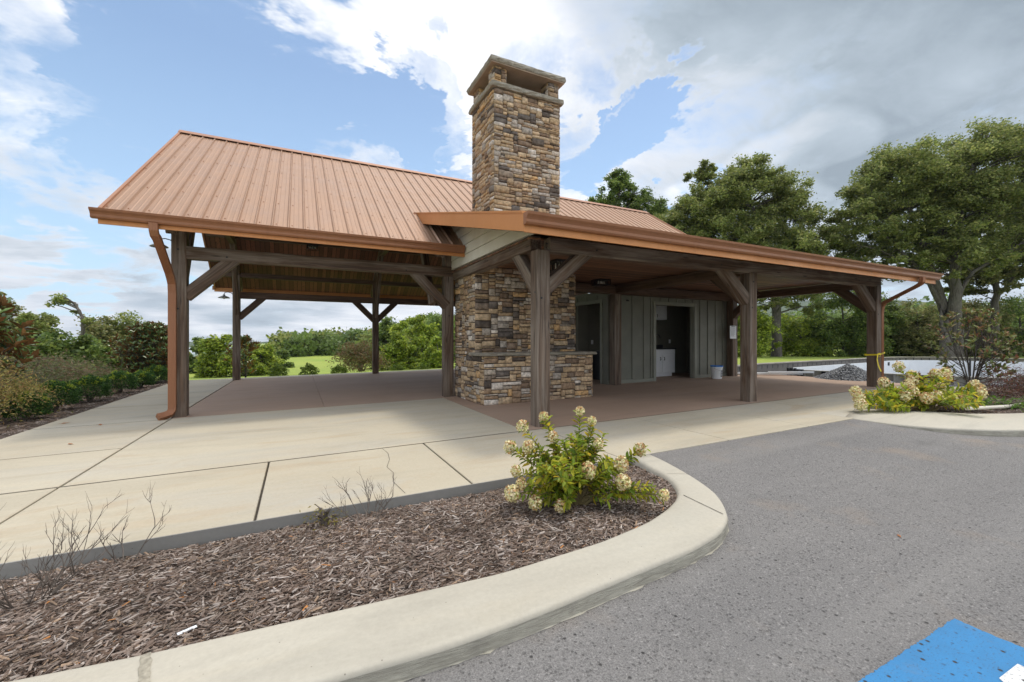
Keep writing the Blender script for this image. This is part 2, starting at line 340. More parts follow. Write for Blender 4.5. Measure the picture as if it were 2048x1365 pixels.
class MB:
    def __init__(s): s.V=[]; s.F=[]; s.M=[]; s.mi=0
    def add(s,V,F):
        o=len(s.V); s.V+= [tuple(v) for v in V]; s.F+=[tuple(i+o for i in f) for f in F]; s.M+=[s.mi]*len(F); return s
    def box(s,a,b,mtx=None):
        (x0,y0,z0),(x1,y1,z1)=a,b
        V=[(x0,y0,z0),(x1,y0,z0),(x1,y1,z0),(x0,y1,z0),(x0,y0,z1),(x1,y0,z1),(x1,y1,z1),(x0,y1,z1)]
        if mtx: V=[mtx@Vector(v) for v in V]
        return s.add(V,[(0,3,2,1),(4,5,6,7),(0,1,5,4),(1,2,6,5),(2,3,7,6),(3,0,4,7)])
    def cbox(s,a,b,c=.005,mtx=None):     # chamfered box
        a=np.array(a,float); b=np.array(b,float); V=[];F=[]
        lo=a+c; hi=b-c
        idx={}
        for ax in range(3):
            for sd in (0,1):
                o1,o2=[k for k in range(3) if k!=ax]
                q=[]
                for (u,v) in ((0,0),(1,0),(1,1),(0,1)):
                    p=[0,0,0]; p[ax]=(a,b)[sd][ax]; p[o1]=(lo,hi)[u][o1]; p[o2]=(lo,hi)[v][o2]
                    key=[0,0,0]; key[ax]=sd; key[o1]=u; key[o2]=v
                    idx[(ax,tuple(key))]=len(V); q.append(len(V)); V.append(tuple(p))
                F.append(tuple(q) if (sd==1)==(ax!=1) else tuple(q[::-1]))
        for ax in range(3):             # edge faces along ax
            o1,o2=[k for k in range(3) if k!=ax]
            for u in (0,1):
                for v in (0,1):
                    k0=[0,0,0];k1=[0,0,0];k0[ax]=0;k1[ax]=1
                    for k in (k0,k1): k[o1]=u;k[o2]=v
                    F.append((idx[(o1,tuple(k0))],idx[(o1,tuple(k1))],idx[(o2,tuple(k1))],idx[(o2,tuple(k0))]))
        for i in (0,1):
            for j in (0,1):
                for k in (0,1): F.append((idx[(0,(i,j,k))],idx[(1,(i,j,k))],idx[(2,(i,j,k))]))
        if mtx: V=[mtx@Vector(v) for v in V]
        return s.add(V,F)
    def prism(s,poly,z0,z1):
        n=len(poly); zf=(lambda z,p:z(*p) if callable(z) else z)
        V=[(p[0],p[1],zf(z0,p)) for p in poly]+[(p[0],p[1],zf(z1,p)) for p in poly]
        return s.add(V,[tuple(range(n))[::-1],tuple(range(n,2*n))]+[(i,(i+1)%n,n+(i+1)%n,n+i) for i in range(n)])
    def sweep(s,prof,p0,p1,up=(0,0,1),caps=True):   # prof (side,up)
        p0=Vector(p0);p1=Vector(p1); w=(p1-p0).normalized(); u=w.cross(Vector(up)).normalized(); v=u.cross(w)
        n=len(prof); V=[p0+u*a+v*b for a,b in prof]+[p1+u*a+v*b for a,b in prof]
        F=[(i,(i+1)%n,n+(i+1)%n,n+i) for i in range(n)]
        if caps: F+=[tuple(range(n))[::-1],tuple(range(n,2*n))]
        return s.add(V,F)
    def tube(s,path,rad,n=6,caps=True):
        path=[Vector(p) for p in path]; rad=rad if hasattr(rad,'__len__') else [rad]*len(path)
        V=[];F=[]; ref=Vector((.31,.2,.93)).normalized()
        for i,p in enumerate(path):
            d_=(path[min(i+1,len(path)-1)]-path[max(i-1,0)]); d_=d_.normalized() if d_.length>1e-9 else Vector((0,0,1))
            a=d_.cross(ref); a=a.normalized() if a.length>.05 else d_.cross(Vector((1,0,0))).normalized(); b=d_.cross(a)
            for k in range(n):
                an=2*math.pi*k/n; V.append(p+a*math.cos(an)*rad[i]+b*math.sin(an)*rad[i])
        for i in range(len(path)-1):
            for k in range(n): F.append((i*n+k,i*n+(k+1)%n,(i+1)*n+(k+1)%n,(i+1)*n+k))
        if caps: F+=[tuple(range(n))[::-1],tuple((len(path)-1)*n+k for k in range(n))]
        return s.add(V,F)
    def lathe(s,prof,c,n=20,ax=None):
        V=[];F=[]
        for r,z in prof:
            for k in range(n): V.append((c[0]+r*math.cos(2*math.pi*k/n),c[1]+r*math.sin(2*math.pi*k/n),c[2]+z))
        for i in range(len(prof)-1):
            for k in range(n): F.append((i*n+k,i*n+(k+1)%n,(i+1)*n+(k+1)%n,(i+1)*n+k))
        return s.add(V,F)
    def build(s,name,m,parent=None,smooth=False,mats=None):
        me=bpy.data.meshes.new(name); me.from_pydata([tuple(v) for v in s.V],[],s.F); me.update()
        import bmesh
        bm=bmesh.new(); bm.from_mesh(me); bmesh.ops.recalc_face_normals(bm,faces=bm.faces); bm.to_mesh(me); bm.free()
        for mm in (mats or [m]): me.materials.append(mm)
        if mats: me.polygons.foreach_set('material_index',s.M)
        if smooth: me.polygons.foreach_set('use_smooth',[True]*len(me.polygons))
        o=bpy.data.objects.new(name,me); COL.objects.link(o)
        if parent: o.parent=parent
        return o
def gz(x,y=0): return .014*min(max(x,-9),15)
def timber(name,p0,p1,w,h,m,parent,up=(0,0,1),peg=False):
    p0=Vector(p0);p1=Vector(p1);L=(p1-p0).length; x=(p1-p0).normalized(); y=Vector(up).cross(x)
    if y.length<.01: y=Vector((0,1,0))
    y.normalize(); z=x.cross(y)
    b=MB(); b.cbox((0,-w/2,-h/2),(L,w/2,h/2),.009)
    o=b.build(name,m,parent)
    mt=Matrix((x,y,z)).transposed().to_4x4(); mt.translation=p0; o.matrix_local=mt
    return o
# ============================================================ GROUND
AZ0=26.352
def sm(a,b,x):
    t_=np.clip((x-a)/(b-a),0,1); return t_*t_*(3-2*t_)
def terr(x,y):
    x=np.asarray(x,float); y=np.asarray(y,float)
    base=.014*np.clip(x,-9,15)-.16
    base=base-.12*((y<-1.2)*1.0)
    base=base-1.2*sm(9.7,10.4,x)*(1-sm(26.2,27.2,x))*sm(-6.5,-5.5,y)*(1-sm(4.9,5.5,y-.03*(x-10)))
    dx=np.maximum(0,-8.6-x); dy=np.maximum(0,y-12.4); dd=np.hypot(dx,dy)
    q=(x-CAM[0])/np.maximum(y-CAM[1],.01)
    w=np.where(y>CAM[1]+3, sm(.80,.42,q),0)+ (dx>0)*(y<=CAM[1]+3)
    z=base-w*1.75*sm(0,22,dd)
    r=np.hypot(x-CAM[0],y-CAM[1])
    az=np.degrees(np.arctan2(x-CAM[0],y-CAM[1]))            # 0=+Y, positive to +X
    hill=sm(3,20,az)*sm(85,230,r)*10+sm(8,25,az)*sm(30,75,r)*1.2*w
    hill=hill*(1-sm(40,60,az))+sm(45,60,az)*sm(150,500,r)*6
    z=z+hill - sm(70,200,r)*sm(2,-10,az)*7
    z=z+.25*np.sin(x*.11+1)*np.sin(y*.09)*sm(25,60,r)
    return z
NA,NR=240,110
rr=np.concatenate([[0],np.geomspace(.8,2600,NR)]); aa=np.linspace(0,2*np.pi,NA,endpoint=False)
X=CAM[0]+rr[:,None]*np.sin(aa)[None]; Y=CAM[1]+rr[:,None]*np.cos(aa)[None]; Z=terr(X,Y)
V=np.stack([X,Y,Z],-1).reshape(-1,3); i=np.arange(NR)[:,None]*NA; j=np.arange(NA)[None]; j2=(j+1)%NA
F=np.stack([i+j,i+j2,i+NA+j2,i+NA+j],-1).reshape(-1,4)
o=mk('ground',V,[F],M['grass'],smooth=True); tag(o,kind='structure')
# far wooded hills
azs=np.radians(np.linspace(-60,110,200)); Vh=[];Fh=[]
for k,rd in enumerate((900,1100,1300,1500,1900)):
    hh=[0,.55,.9,1.0,.6][k]
    for a in azs:
        ad=math.degrees(a); H=10+12*math.sin(a*3.1+.6)+7*math.sin(a*9.3)+4*math.sin(a*23)+ (100+26*math.sin(a*7.3))*float(sm(30,58,ad)) + 18*float(sm(-8,-30,ad))
        Vh.append((CAM[0]+rd*math.sin(a),CAM[1]+rd*math.cos(a),-9+max(H,4)*hh))
n=len(azs)
for k in range(4):
    for q in range(n-1): Fh.append((k*n+q,k*n+q+1,(k+1)*n+q+1,(k+1)*n+q))
o=mk('hills',Vh,[Fh],M['hill'],smooth=True); tag(o,kind='structure')
b=MB(); b.prism([(-330,330),(-60,330),(-40,620),(-330,700)],-9.0,-7.0); o=b.build('lake',M['water']); tag(o,kind='structure')
# asphalt lot
def lotz(x,y): return gz(x)-.012-.078*float(sm(-1.75,-3.0,y))
xs=np.unique(np.concatenate([np.linspace(-40,-8,6),np.linspace(-8,14,180),np.linspace(14,45,6)])); ys=np.concatenate([np.linspace(-45,-8,8),np.linspace(-7.5,-1.66,70)])
_bp=[(-12,-1.0),(.22,-1.0),(.22,-1.7),(.10,-2.25),(-.15,-2.72),(-.45,-2.92),(-.9,-3.07),(-1.9,-3.16),(-3.4,-3.07),(-8,-2.5),(-12,-2.0)]
_bq=[(4.40,-1.0),(4.40,-1.65),(4.45,-2.2),(4.9,-2.65),(5.9,-3.0),(9,-3.4),(14,-3.6),(14,-1.0)]
def _inp(x,y,P):
    r_=False; j=len(P)-1
    for i in range(len(P)):
        if (P[i][1]>y)!=(P[j][1]>y) and x<(P[j][0]-P[i][0])*(y-P[i][1])/(P[j][1]-P[i][1])+P[i][0]: r_=not r_
        j=i
    return r_
V=[(x,y,lotz(x,y)-(.25 if _inp(x,y,_bp) or _inp(x,y,_bq) else 0)) for y in ys for x in xs]; nx=len(xs)
F=[(a*nx+c,a*nx+c+1,(a+1)*nx+c+1,(a+1)*nx+c) for a in range(len(ys)-1) for c in range(nx-1)]
o=mk('parking_lot',V,[F],M['asphalt'],smooth=True); tag(o,kind='structure')
# blue accessible-bay marking
b=MB()
poly=[]
_rr=random.Random(8)
for (xa,ya),(xb,yb) in (((-1.80,-4.115),(-.22,-4.122)),((-.22,-4.122),(-.22,-5.85)),((-.22,-5.85),(-1.80,-5.85)),((-1.80,-5.85),(-1.80,-4.115))):
    for k in range(150): poly.append((xa+(xb-xa)*k/150+_rr.uniform(-.004,.004),ya+(yb-ya)*k/150+_rr.uniform(-.004,.004)))
b.prism(poly,lambda x,y:lotz(x,y)-.003,lambda x,y:lotz(x,y)+.004)
bl=b.build('parking_bay_marking',M['blue']); tag(bl,'blue painted accessible bay square with white symbol on the asphalt','road marking')
b=MB()
def flat(poly,h=.008): b.prism(poly,lambda x,y:lotz(x,y)+h-.003,lambda x,y:lotz(x,y)+h)
# wheelchair symbol: head towards -Y, foot near the visible corner
def ang(cx,cy,r0,r1,a0,a1,n=22):
    for k in range(n):
        t0=a0+(a1-a0)*k/n; t1=a0+(a1-a0)*(k+1)/n
        flat([(cx+r0*math.cos(t0),cy+r0*math.sin(t0)),(cx+r1*math.cos(t0),cy+r1*math.sin(t0)),(cx+r1*math.cos(t1),cy+r1*math.sin(t1)),(cx+r0*math.cos(t1),cy+r0*math.sin(t1))])
ang(-1.12,-4.80,.30,.38,R(25),R(290))
ang(-1.12,-5.60,0.0,.10,0,R(360))
flat([(-1.16,-5.46),(-1.04,-5.46),(-1.04,-4.92),(-1.16,-4.92)]); flat([(-1.03,-4.98),(-.78,-4.98),(-.78,-4.88),(-1.03,-4.88)])
flat([(-.77,-4.98),(-.68,-4.98),(-.50,-4.40),(-.60,-4.40)]); flat([(-.62,-4.385),(-.40,-4.40),(-.40,-4.32),(-.56,-4.315)])
b.V=[(v[0]+.03,v[1]-.03,v[2]) for v in b.V]; sy=b.build('wheelchair_symbol',M['whitepaint'],bl)
# concrete panels (sidewalk around the pavilion) with real joints
b=MB(); g=.007
def panel(x0,x1,y0,y1,th=.09,c=.006,gx0=g,gx1=g,gy0=g,gy1=g):
    pts=[(x0+gx0,y0+gy0),(x1-gx1,y0+gy0),(x1-gx1,y1-gy1),(x0+gx0,y1-gy1)]
    ins=[(pts[0][0]+c,pts[0][1]+c),(pts[1][0]-c,pts[1][1]+c),(pts[2][0]-c,pts[2][1]-c),(pts[3][0]+c,pts[3][1]-c)]
    V=[(p[0],p[1],gz(p[0])-th) for p in pts]+[(p[0],p[1],gz(p[0])-c*.7) for p in pts]+[(p[0],p[1],gz(p[0])) for p in ins]
    F=[(0,1,5,4),(1,2,6,5),(2,3,7,6),(3,0,4,7),(4,5,9,8),(5,6,10,9),(6,7,11,10),(7,4,8,11),(8,9,10,11)]
    b.add(V,F)
t2=.010
for x0,x1 in ((-6.2,-4.62),(-4.62,-3.1),(-3.1,-1.56),(-1.56,.0),(.0,1.55),(1.55,3.1),(3.1,4.62)): panel(x0,x1,-1.67,-.1,gy1=t2,gx0=.009,gx1=.009 if x1<0 else .004)
for x0,x1 in ((4.62,6.2),(6.2,8.0),(8.0,10.0)): panel(x0,x1,-1.2,-.1,gy1=t2)
for y0,y1 in ((-.1,1.35),(1.35,3.35),(3.35,5.4),(5.4,7.4),(7.4,9.4),(9.4,11.6)): panel(-6.2,-4.62,y0,y1,gy0=t2,gy1=t2,gx1=.012)
panel(-4.62,-.22,-.1,3.42,gy0=t2,gx0=.012,gx1=.004,gy1=.003)
for x0,x1 in ((-4.62,-2.5),(-2.5,.5),(.5,4.5)): panel(x0,x1,10.98,11.6,gy0=t2)
for x0,x1 in ((-8.2,-6.2),): panel(x0,x1,-1.67,-.1,gy1=t2)
for x0,x1 in ((-12,-10),(-10,-8.2)): panel(x0,x1,-1.67,-.1)
o=b.build('sidewalk',M['walk']); tag(o,kind='structure')
b=MB(); panel(-.22,4.45,-.1,3.42,gx0=.004,gy0=.003,gy1=.0015); panel(4.45,10.0,-.1,3.42,gx0=.0025,gy0=.003,gy1=.0015,gx1=0)
panel(-4.62,-2.42,3.42,10.98,gx0=.012,gy0=.003,gx1=.003); panel(-2.42,4.45,3.42,10.98,gx0=.003,gy0=.003); panel(4.45,9.0,3.42,10.98)
o=b.build('pavilion_floor',M['brown']); tag(o,kind='structure')
b=MB(); b.prism([(-12,-1.655),(10,-1.655),(10,11.58),(-6.18,11.58),(-6.18,-.12),(-12,-.12)],lambda x,y:gz(x)-.3,lambda x,y:gz(x)-.05)
o=b.build('slab_base',M['joint']); tag(o,kind='structure')
b=MB(); b.prism([(-12,-1.672),(.40,-1.672),(.40,-1.66),(-12,-1.66)],lambda x,y:gz(x)-.25,lambda x,y:gz(x)-.009)
o=b.build('slab_edge',M['slabside']); tag(o,kind='structure')
# cracks (thin dark line scored in one panel)
b=MB()
for (xa,xb,y,w_) in ((-12,-.23,-.1,.0085),(-.21,10,-.1,.006),(-6.2,-4.63,1.35,.007),(-6.2,-4.63,3.35,.008),(-6.2,-4.63,5.4,.008),(-6.2,-4.63,7.4,.008),(-4.6,-.24,3.42,.002)):
    n_=max(2,int((xb-xa)/.5))
    for k in range(n_):
        x0=xa+(xb-xa)*k/n_; x1=xa+(xb-xa)*(k+1)/n_; b.add([(x0,y-w_,gz(x0)+.0008),(x1,y-w_,gz(x1)+.0008),(x1,y+w_,gz(x1)+.0008),(x0,y+w_,gz(x0)+.0008)],[(0,1,2,3)])
o=b.build('joint_filler',M['joint']); tag(o,kind='structure')
b=MB(); _c=[(-2.02,-.13),(-2.0,-.35),(-2.03,-.6),(-2.10,-.85),(-2.08,-1.05),(-2.13,-1.3),(-2.10,-1.62)]
for (xa,ya),(xb,yb) in zip(_c[:-1],_c[1:]): b.add([(xa-.0022,ya,gz(xa)+.0015),(xb-.0022,yb,gz(xb)+.0015),(xb+.0022,yb,gz(xb)+.0015),(xa+.0022,ya,gz(xa)+.0015)],[(0,1,2,3)])
o=b.build('sidewalk_crack',M['joint']); tag(o,kind='structure')
# kerbs
def resample(P,n):
    P=np.array(P,float); s_=np.concatenate([[0],np.cumsum(np.hypot(*(P[1:]-P[:-1]).T))]); s_/=s_[-1]
    # Catmull-like smoothing through dense interpolation + box filter
    tt=np.linspace(0,1,n*4); D=np.stack([np.interp(tt,s_,P[:,0]),np.interp(tt,s_,P[:,1])],1)
    for _ in range(14): D[1:-1]=(D[:-2]+2*D[1:-1]+D[2:])/4
    return D[::4] if n*4%4==0 else D
def kerb(name,inner,outer,n,hin,hout,parent=None):
    I=resample(inner,n); O=resample(outer,n); I[0]=inner[0];O[0]=outer[0]; I[-1]=inner[-1];O[-1]=outer[-1]
    rows=[]
    for a,c in zip(I,O):
        d_=(c-a); L=np.hypot(*d_); d_=d_/L
        z=gz(a[0]); zo=gz(c[0]); q=lambda s_:a+d_*s_
        pr=[(-.02,z-hin),(-.008,z-.03),(0.002,z-.011),(.014,z-.002),(.035,z+.003),(L*.5,z+.004),(L-.030,zo+.001),(L-.014,zo-.002),(L-.003,zo-.010),(L+.001,zo-.024),(L+.004,zo-hout)]
        rows.append([(*q(s_),zz_) for s_,zz_ in pr])
    V=[p for r_ in rows for p in r_]; m_=len(rows[0])
    F=[(k*m_+j,k*m_+j+1,(k+1)*m_+j+1,(k+1)*m_+j) for k in range(len(rows)-1) for j in range(m_-1)]
    F2=[tuple(range(m_)),tuple(range((len(rows)-1)*m_,len(rows)*m_))[::-1]]
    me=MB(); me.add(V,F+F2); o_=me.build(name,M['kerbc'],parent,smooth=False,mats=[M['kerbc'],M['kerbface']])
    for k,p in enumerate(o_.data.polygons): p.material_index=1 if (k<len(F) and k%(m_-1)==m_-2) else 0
    return o_,I,O
inn=[(-8,-2.30),(-5,-2.66),(-3.78,-2.80),(-3.37,-2.86),(-1.92,-2.98),(-1.27,-2.95),(-.85,-2.88),(-.59,-2.79),(-.367,-2.684),(-.22,-2.57),(-.09,-2.40),(0.0,-2.2),(.04,-1.99),(.10,-1.8),(.123,-1.672)]
out=[(-8.2,-2.68),(-5.1,-3.04),(-3.9,-3.20),(-3.3,-3.28),(-2.31,-3.354),(-1.906,-3.341),(-1.374,-3.295),(-.869,-3.255),(-.553,-3.19),(-.31,-3.07),(-.12,-2.88),(.011,-2.708),(.13,-2.45),(.215,-2.211),(.30,-1.93),(.353,-1.674)]
kb,KI,KO=kerb('kerb',inn,out,110,.16,.14); tag(kb,kind='structure')
for p in kb.data.polygons: p.use_smooth=p.material_index==0
b=MB(); rL=random.Random(3); prev=None
for k in range(8,100):
    a=KI[k]; c=KO[k]; d_=(c-a)/np.hypot(*(c-a))
    for h_ in (0,.5):
        c2=KO[k]*(1-h_)+KO[k+1]*h_; w_=.002+.018*rL.random()**4+(.008*max(0,math.sin(k*.35+h_)))*rL.random()
        p=(c2[0],c2[1],lotz(*c2)+.006); q=(c2[0]+d_[0]*w_,c2[1]+d_[1]*w_,lotz(*c2)+.002)
        if prev: b.add([prev[0],p,q,prev[1]],[(0,1,2,3)])
        prev=(p,q)
o=b.build('kerb_footing_lip',M['kerbface']); tag(o,kind='structure')
b=MB()
def kjoint(a,c,wd,z=.0052):
    a=np.array(a);c=np.array(c); d_=(c-a)/np.hypot(*(c-a)); nn=np.array([-d_[1],d_[0]])*wd/2; N=14; L=[];Rr=[]
    for k in range(N+1):
        p=a+(c-a)*k/N+nn*random.uniform(-.15,.15); L.append(p+nn*random.uniform(.8,1.1)); Rr.append(p-nn*random.uniform(.8,1.1))
    for k in range(N):
        b.add([(*L[k],gz(L[k][0])+z),(*L[k+1],gz(L[k+1][0])+z),(*Rr[k+1],gz(Rr[k+1][0])+z),(*Rr[k],gz(Rr[k][0])+z)],[(0,1,2,3)])
kjoint((-.27,-2.66),(-.315,-3.03),.006); kjoint((.01,-2.23),(.16,-2.33),.004)
o=b.build('kerb_joint',M['joint']); tag(o,kind='structure')
b=MB(); kjoint((-3.36,-2.88),(-3.28,-3.25),.035,.0056); o=b.build('kerb_mortar_joint',simple('grey_mortar',(.30,.27,.21),.9,0,.4,40)); tag(o,kind='structure')
innR=[(5.10,-1.26),(5.30,-1.40),(5.5,-1.66),(5.72,-1.98),(6.0,-2.32),(6.45,-2.56),(7.2,-2.85),(9,-3.1),(14,-3.3)]
outR=[(4.16,-1.56),(4.14,-1.80),(4.17,-2.15),(4.40,-2.55),(4.80,-2.90),(5.4,-3.18),(6.4,-3.42),(9,-3.6),(14,-3.8)]
kb2,KI2,KO2=kerb('kerb',innR,outR,70,.12,.14); tag(kb2,kind='structure')
for p in kb2.data.polygons: p.use_smooth=p.material_index==0
b=MB(); b.prism([(4.17,-1.56),(5.11,-1.25),(5.11,-1.19),(4.18,-1.19)],lambda x,y:gz(x)-.15,lambda x,y:gz(x)+.001); o=b.build('kerb_end',M['kerbc']); tag(o,kind='structure')
# mulch beds
def bedmesh(name,poly,zf,nx=80,ny=40,amp=.02):
    P=np.array(poly); x0,y0=P.min(0); x1,y1=P.max(0); gx=np.linspace(x0,x1,nx); gy=np.linspace(y0,y1,ny)
    V=[];
    for y in gy:
        for x in gx: V.append((x,y,zf(x,y)+amp*mnoise.noise((x*3,y*3,0))))
    ins=inpoly(np.array([(v[0],v[1]) for v in V]),P); F=[]
    for a in range(ny-1):
        for c in range(nx-1):
            q=(a*nx+c,a*nx+c+1,(a+1)*nx+c+1,(a+1)*nx+c)
            if any(ins[k] for k in q): F.append(q)
    o=mk(name,V,[F],M['earth'],smooth=True); tag(o,kind='structure'); return o
def inpoly(pts,P):
    x,y=pts[:,0],pts[:,1]; r_=np.zeros(len(pts),bool); j=len(P)-1
    for i in range(len(P)):
        xi,yi=P[i];xj,yj=P[j]
        c=((yi>y)!=(yj>y))&(x<(xj-xi)*(y-yi)/(yj-yi+1e-12)+xi); r_^=c; j=i
    return r_
def bed1z(x,y): return gz(x)-.085+.035*math.sin(math.pi*min(1,max(0,(-1.67-y)/1.25)))+ .015*mnoise.noise((x*1.7,y*1.7,3))
bed1=[(-8,-1.672),(.11,-1.672)]+[tuple(p) for p in KI[::-1]]
bedmesh('mulch_bed',bed1,bed1z,150,40,.0)
def bed2z(x,y): return gz(x)-.05+.05*min(1,max(0,(x-4.8)/2.5))*min(1,max(0,(-1.2-y)/.6))+.02*mnoise.noise((x*1.7,y*1.7,8))
bed2=[(5.13,-1.21),(14,-.9),(14,-3.3)]+[tuple(p) for p in KI2[::-1][1:]]
bedmesh('mulch_bed',bed2,bed2z,100,40,.0)
def bed3z(x,y): return gz(-6.3)-.03-.03*max(0,-6.3-x)+.02*mnoise.noise((x*1.7,y*1.7,5))
bed3=[(-6.21,.2),(-6.21,12.5),(-8.3,12.5),(-8.3,.2)]
bedmesh('mulch_bed',bed3,bed3z,30,80,.0)
def chips(name,poly,zf,N,lmin,lmax,seed,label):
    r_=np.random.default_rng(seed); P=np.array(poly); lo=P.min(0);hi=P.max(0); pts=np.empty((0,2))
    while len(pts)<N:
        q=r_.uniform(lo,hi,(N,2)); pts=np.concatenate([pts,q[inpoly(q,P)]])
    pts=pts[:N]; zs=np.array([zf(x,y) for x,y in pts])+r_.uniform(-.002,.016,N)
    L=lmin+(lmax-lmin)*r_.random(N)**2.6; Wd=np.clip(L*r_.uniform(.10,.34,N),.0025,.013); T=Wd*.22
    fld=np.array([mnoise.noise((x*1.2,y*1.2,9)) for x,y in pts])
    yaw=R(12)+fld*1.6+r_.normal(0,.75,N); pit=r_.normal(0,.20,N); rol=r_.normal(0,.5,N)
    cy,sy_=np.cos(yaw),np.sin(yaw); ax=np.stack([cy*np.cos(pit),sy_*np.cos(pit),np.sin(pit)],1)
    bx=np.stack([-sy_,cy,np.zeros(N)],1); nz=np.cross(ax,bx); bb=bx*np.cos(rol)[:,None]+nz*np.sin(rol)[:,None]; nn=np.cross(ax,bb)
    C0=np.stack([pts[:,0],pts[:,1],zs],1); V=[]
    ends=r_.uniform(.35,1,(N,4))
    for (sx,sy2,sz,e) in ((-1,-1,-1,0),(1,-1,-1,1),(1,1,-1,2),(-1,1,-1,3),(-.94,-.85,1,0),(.94,-.85,1,1),(.94,.85,1,2),(-.94,.85,1,3)):
        V.append(C0+ax*(L/2*sx)[:,None]+bb*(Wd/2*sy2*ends[:,e])[:,None]+nn*(T/2*sz)[:,None])
    V=np.stack(V,1).reshape(-1,3); base=(np.arange(N)*8)[:,None]
    F=np.concatenate([base+np.array(q)[None] for q in ((4,5,6,7),(0,1,5,4),(1,2,6,5),(2,3,7,6),(3,0,4,7))])
    pal=np.array([(.19,.138,.110),(.30,.235,.195),(.45,.385,.34),(.12,.078,.056),(.055,.037,.028),(.34,.235,.16),(.27,.21,.18)]); pr=[.25,.18,.12,.19,.13,.05,.08]
    c=pal[r_.choice(len(pal),N,p=pr)]*r_.uniform(.75,1.2,(N,1)); og=r_.random(N)<.004; c[og]=np.array((.55,.24,.08))*r_.uniform(.7,1.2,(og.sum(),1)); clm=np.array([.82+.36*(mnoise.noise((x*2.3,y*2.3,4))+.5) for x,y in pts]); c=c*clm[:,None]; c=np.repeat(c,8,0)
    o=mk(name,V,[F],M['chip'],col=c); tag(o,label,'mulch',kind='stuff')
vis1=[(-6.2,-1.69),(.10,-1.69)]+[tuple(p-np.array([0,-.012])) for p in KI[::-1] if p[0]>-6.0]
chips('bark_mulch',vis1,bed1z,115000,.010,.072,1,'shredded brown bark mulch filling the kerbed bed in front of the sidewalk')
vis2=[(5.15,-1.23),(11,-1.0),(11,-3.1)]+[tuple(p) for p in KI2[::-1] if p[0]<10]
chips('bark_mulch',vis2,bed2z,16000,.03,.12,2,'bark mulch in the kerbed island beside the parking lot at the right')
chips('bark_mulch',[(-6.23,.4),(-6.23,12.2),(-7.9,12.2),(-7.9,.4)],bed3z,14000,.03,.12,3,'bark mulch strip under the row of boxwoods along the left sidewalk')
#@@MARK
# ============================================================ PAVILION
PAV=empty('pavilion',(0,0,0),'open timber pavilion with copper metal roof, stone chimney and lean-to porch','pavilion')
PW=.198; LW=PW
posts=[('near',0,0,2.37),('near',4.33,0,2.37),('near',8.65,0,2.37),('m',-.165,3.53,3.2),('m',-4.64,3.50,3.2),('m',-4.66,10.72,3.2),('m',-.50,10.72,3.2),('m',4.2,10.72,3.2),('m',8.6,10.72,3.2)]
for k,(_,x,y,h) in enumerate(posts):
    timber('post',(x+PW/2,y+PW/2,gz(x)-.02),(x+PW/2,y+PW/2,h),PW,PW,M['timber'],PAV,up=(1,0,0))
for x in (4.10,8.42): timber('post',(x+.105,3.47,gz(x)-.02),(x+.105,3.47,2.3),.21,.21,M['timber'],PAV,up=(1,0,0))
BW=.19
# main eave beams
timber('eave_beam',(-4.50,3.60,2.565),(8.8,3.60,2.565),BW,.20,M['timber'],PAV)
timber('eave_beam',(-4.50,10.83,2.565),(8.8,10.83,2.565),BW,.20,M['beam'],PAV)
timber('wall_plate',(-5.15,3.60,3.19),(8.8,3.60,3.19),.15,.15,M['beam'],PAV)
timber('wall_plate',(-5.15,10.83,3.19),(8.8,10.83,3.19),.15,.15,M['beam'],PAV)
def brace(p0,p1,m='timber',w=.15,h=.185,up=(0,0,1)): timber('knee_brace',p0,p1,w,h,M[m],PAV,up=up)
# braces in eave line
brace((-4.48,3.6,1.86),(-3.72,3.6,2.60)); brace((-.10,3.6,1.86),(-.86,3.6,2.60))
for x0,s_ in ((-4.50,1),(-.44,-1),(-.36,1)): brace((x0,10.83,1.86),(x0+.74*s_,10.83,2.60),'beam')
# porch beams
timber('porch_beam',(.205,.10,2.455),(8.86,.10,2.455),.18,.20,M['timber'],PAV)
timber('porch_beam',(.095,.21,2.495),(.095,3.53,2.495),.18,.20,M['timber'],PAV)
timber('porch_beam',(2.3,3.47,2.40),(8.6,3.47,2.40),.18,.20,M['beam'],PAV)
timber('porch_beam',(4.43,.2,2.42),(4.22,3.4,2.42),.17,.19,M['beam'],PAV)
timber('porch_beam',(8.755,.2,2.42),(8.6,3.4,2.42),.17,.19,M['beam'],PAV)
brace((.16,.10,1.86),(.96,.10,2.50)); brace((.10,.16,1.86),(.10,.86,2.54))
brace((4.36,.10,1.86),(3.60,.10,2.50),'timber'); brace((4.43,.16,1.86),(4.38,.9,2.50),'beam')
brace((8.69,.10,1.86),(7.92,.10,2.50)); brace((8.76,.16,1.84),(8.72,.95,2.50),'beam')
brace((8.5,3.42,1.86),(8.55,2.7,2.5),'beam')
# roof geometry
YR,ZR=7.25,5.93; SL=.667; YE0,YE1=2.74,11.76; XL,XR=-5.26,8.81
def rz_(y): return ZR-SL*abs(y-YR)
# rafters and purlins
for x in (-4.535,-.40,4.3,8.6):
    for s_ in (-1,1):
        ye=3.0 if s_<0 else 11.5
        timber('rafter',(x,ye,rz_(ye)-.27),(x,YR,ZR-.27),.15,.20,M['timber'],PAV)
        yp=3.6 if s_<0 else 10.83; yi=4.75 if s_<0 else 9.65
        brace((x,yp,1.9),(x,yi,rz_(yi)-.33),'timber',w=.13,h=.15,up=(0,0,1))
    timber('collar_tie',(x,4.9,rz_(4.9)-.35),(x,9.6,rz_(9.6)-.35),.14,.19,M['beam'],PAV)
for yy in (4.9,YR,9.6): timber('purlin',(-5.15,yy,rz_(yy)-.215-(.05 if yy==YR else 0)),(8.7,yy,rz_(yy)-.215-(.05 if yy==YR else 0)),.13,.15,M['beam'],PAV)
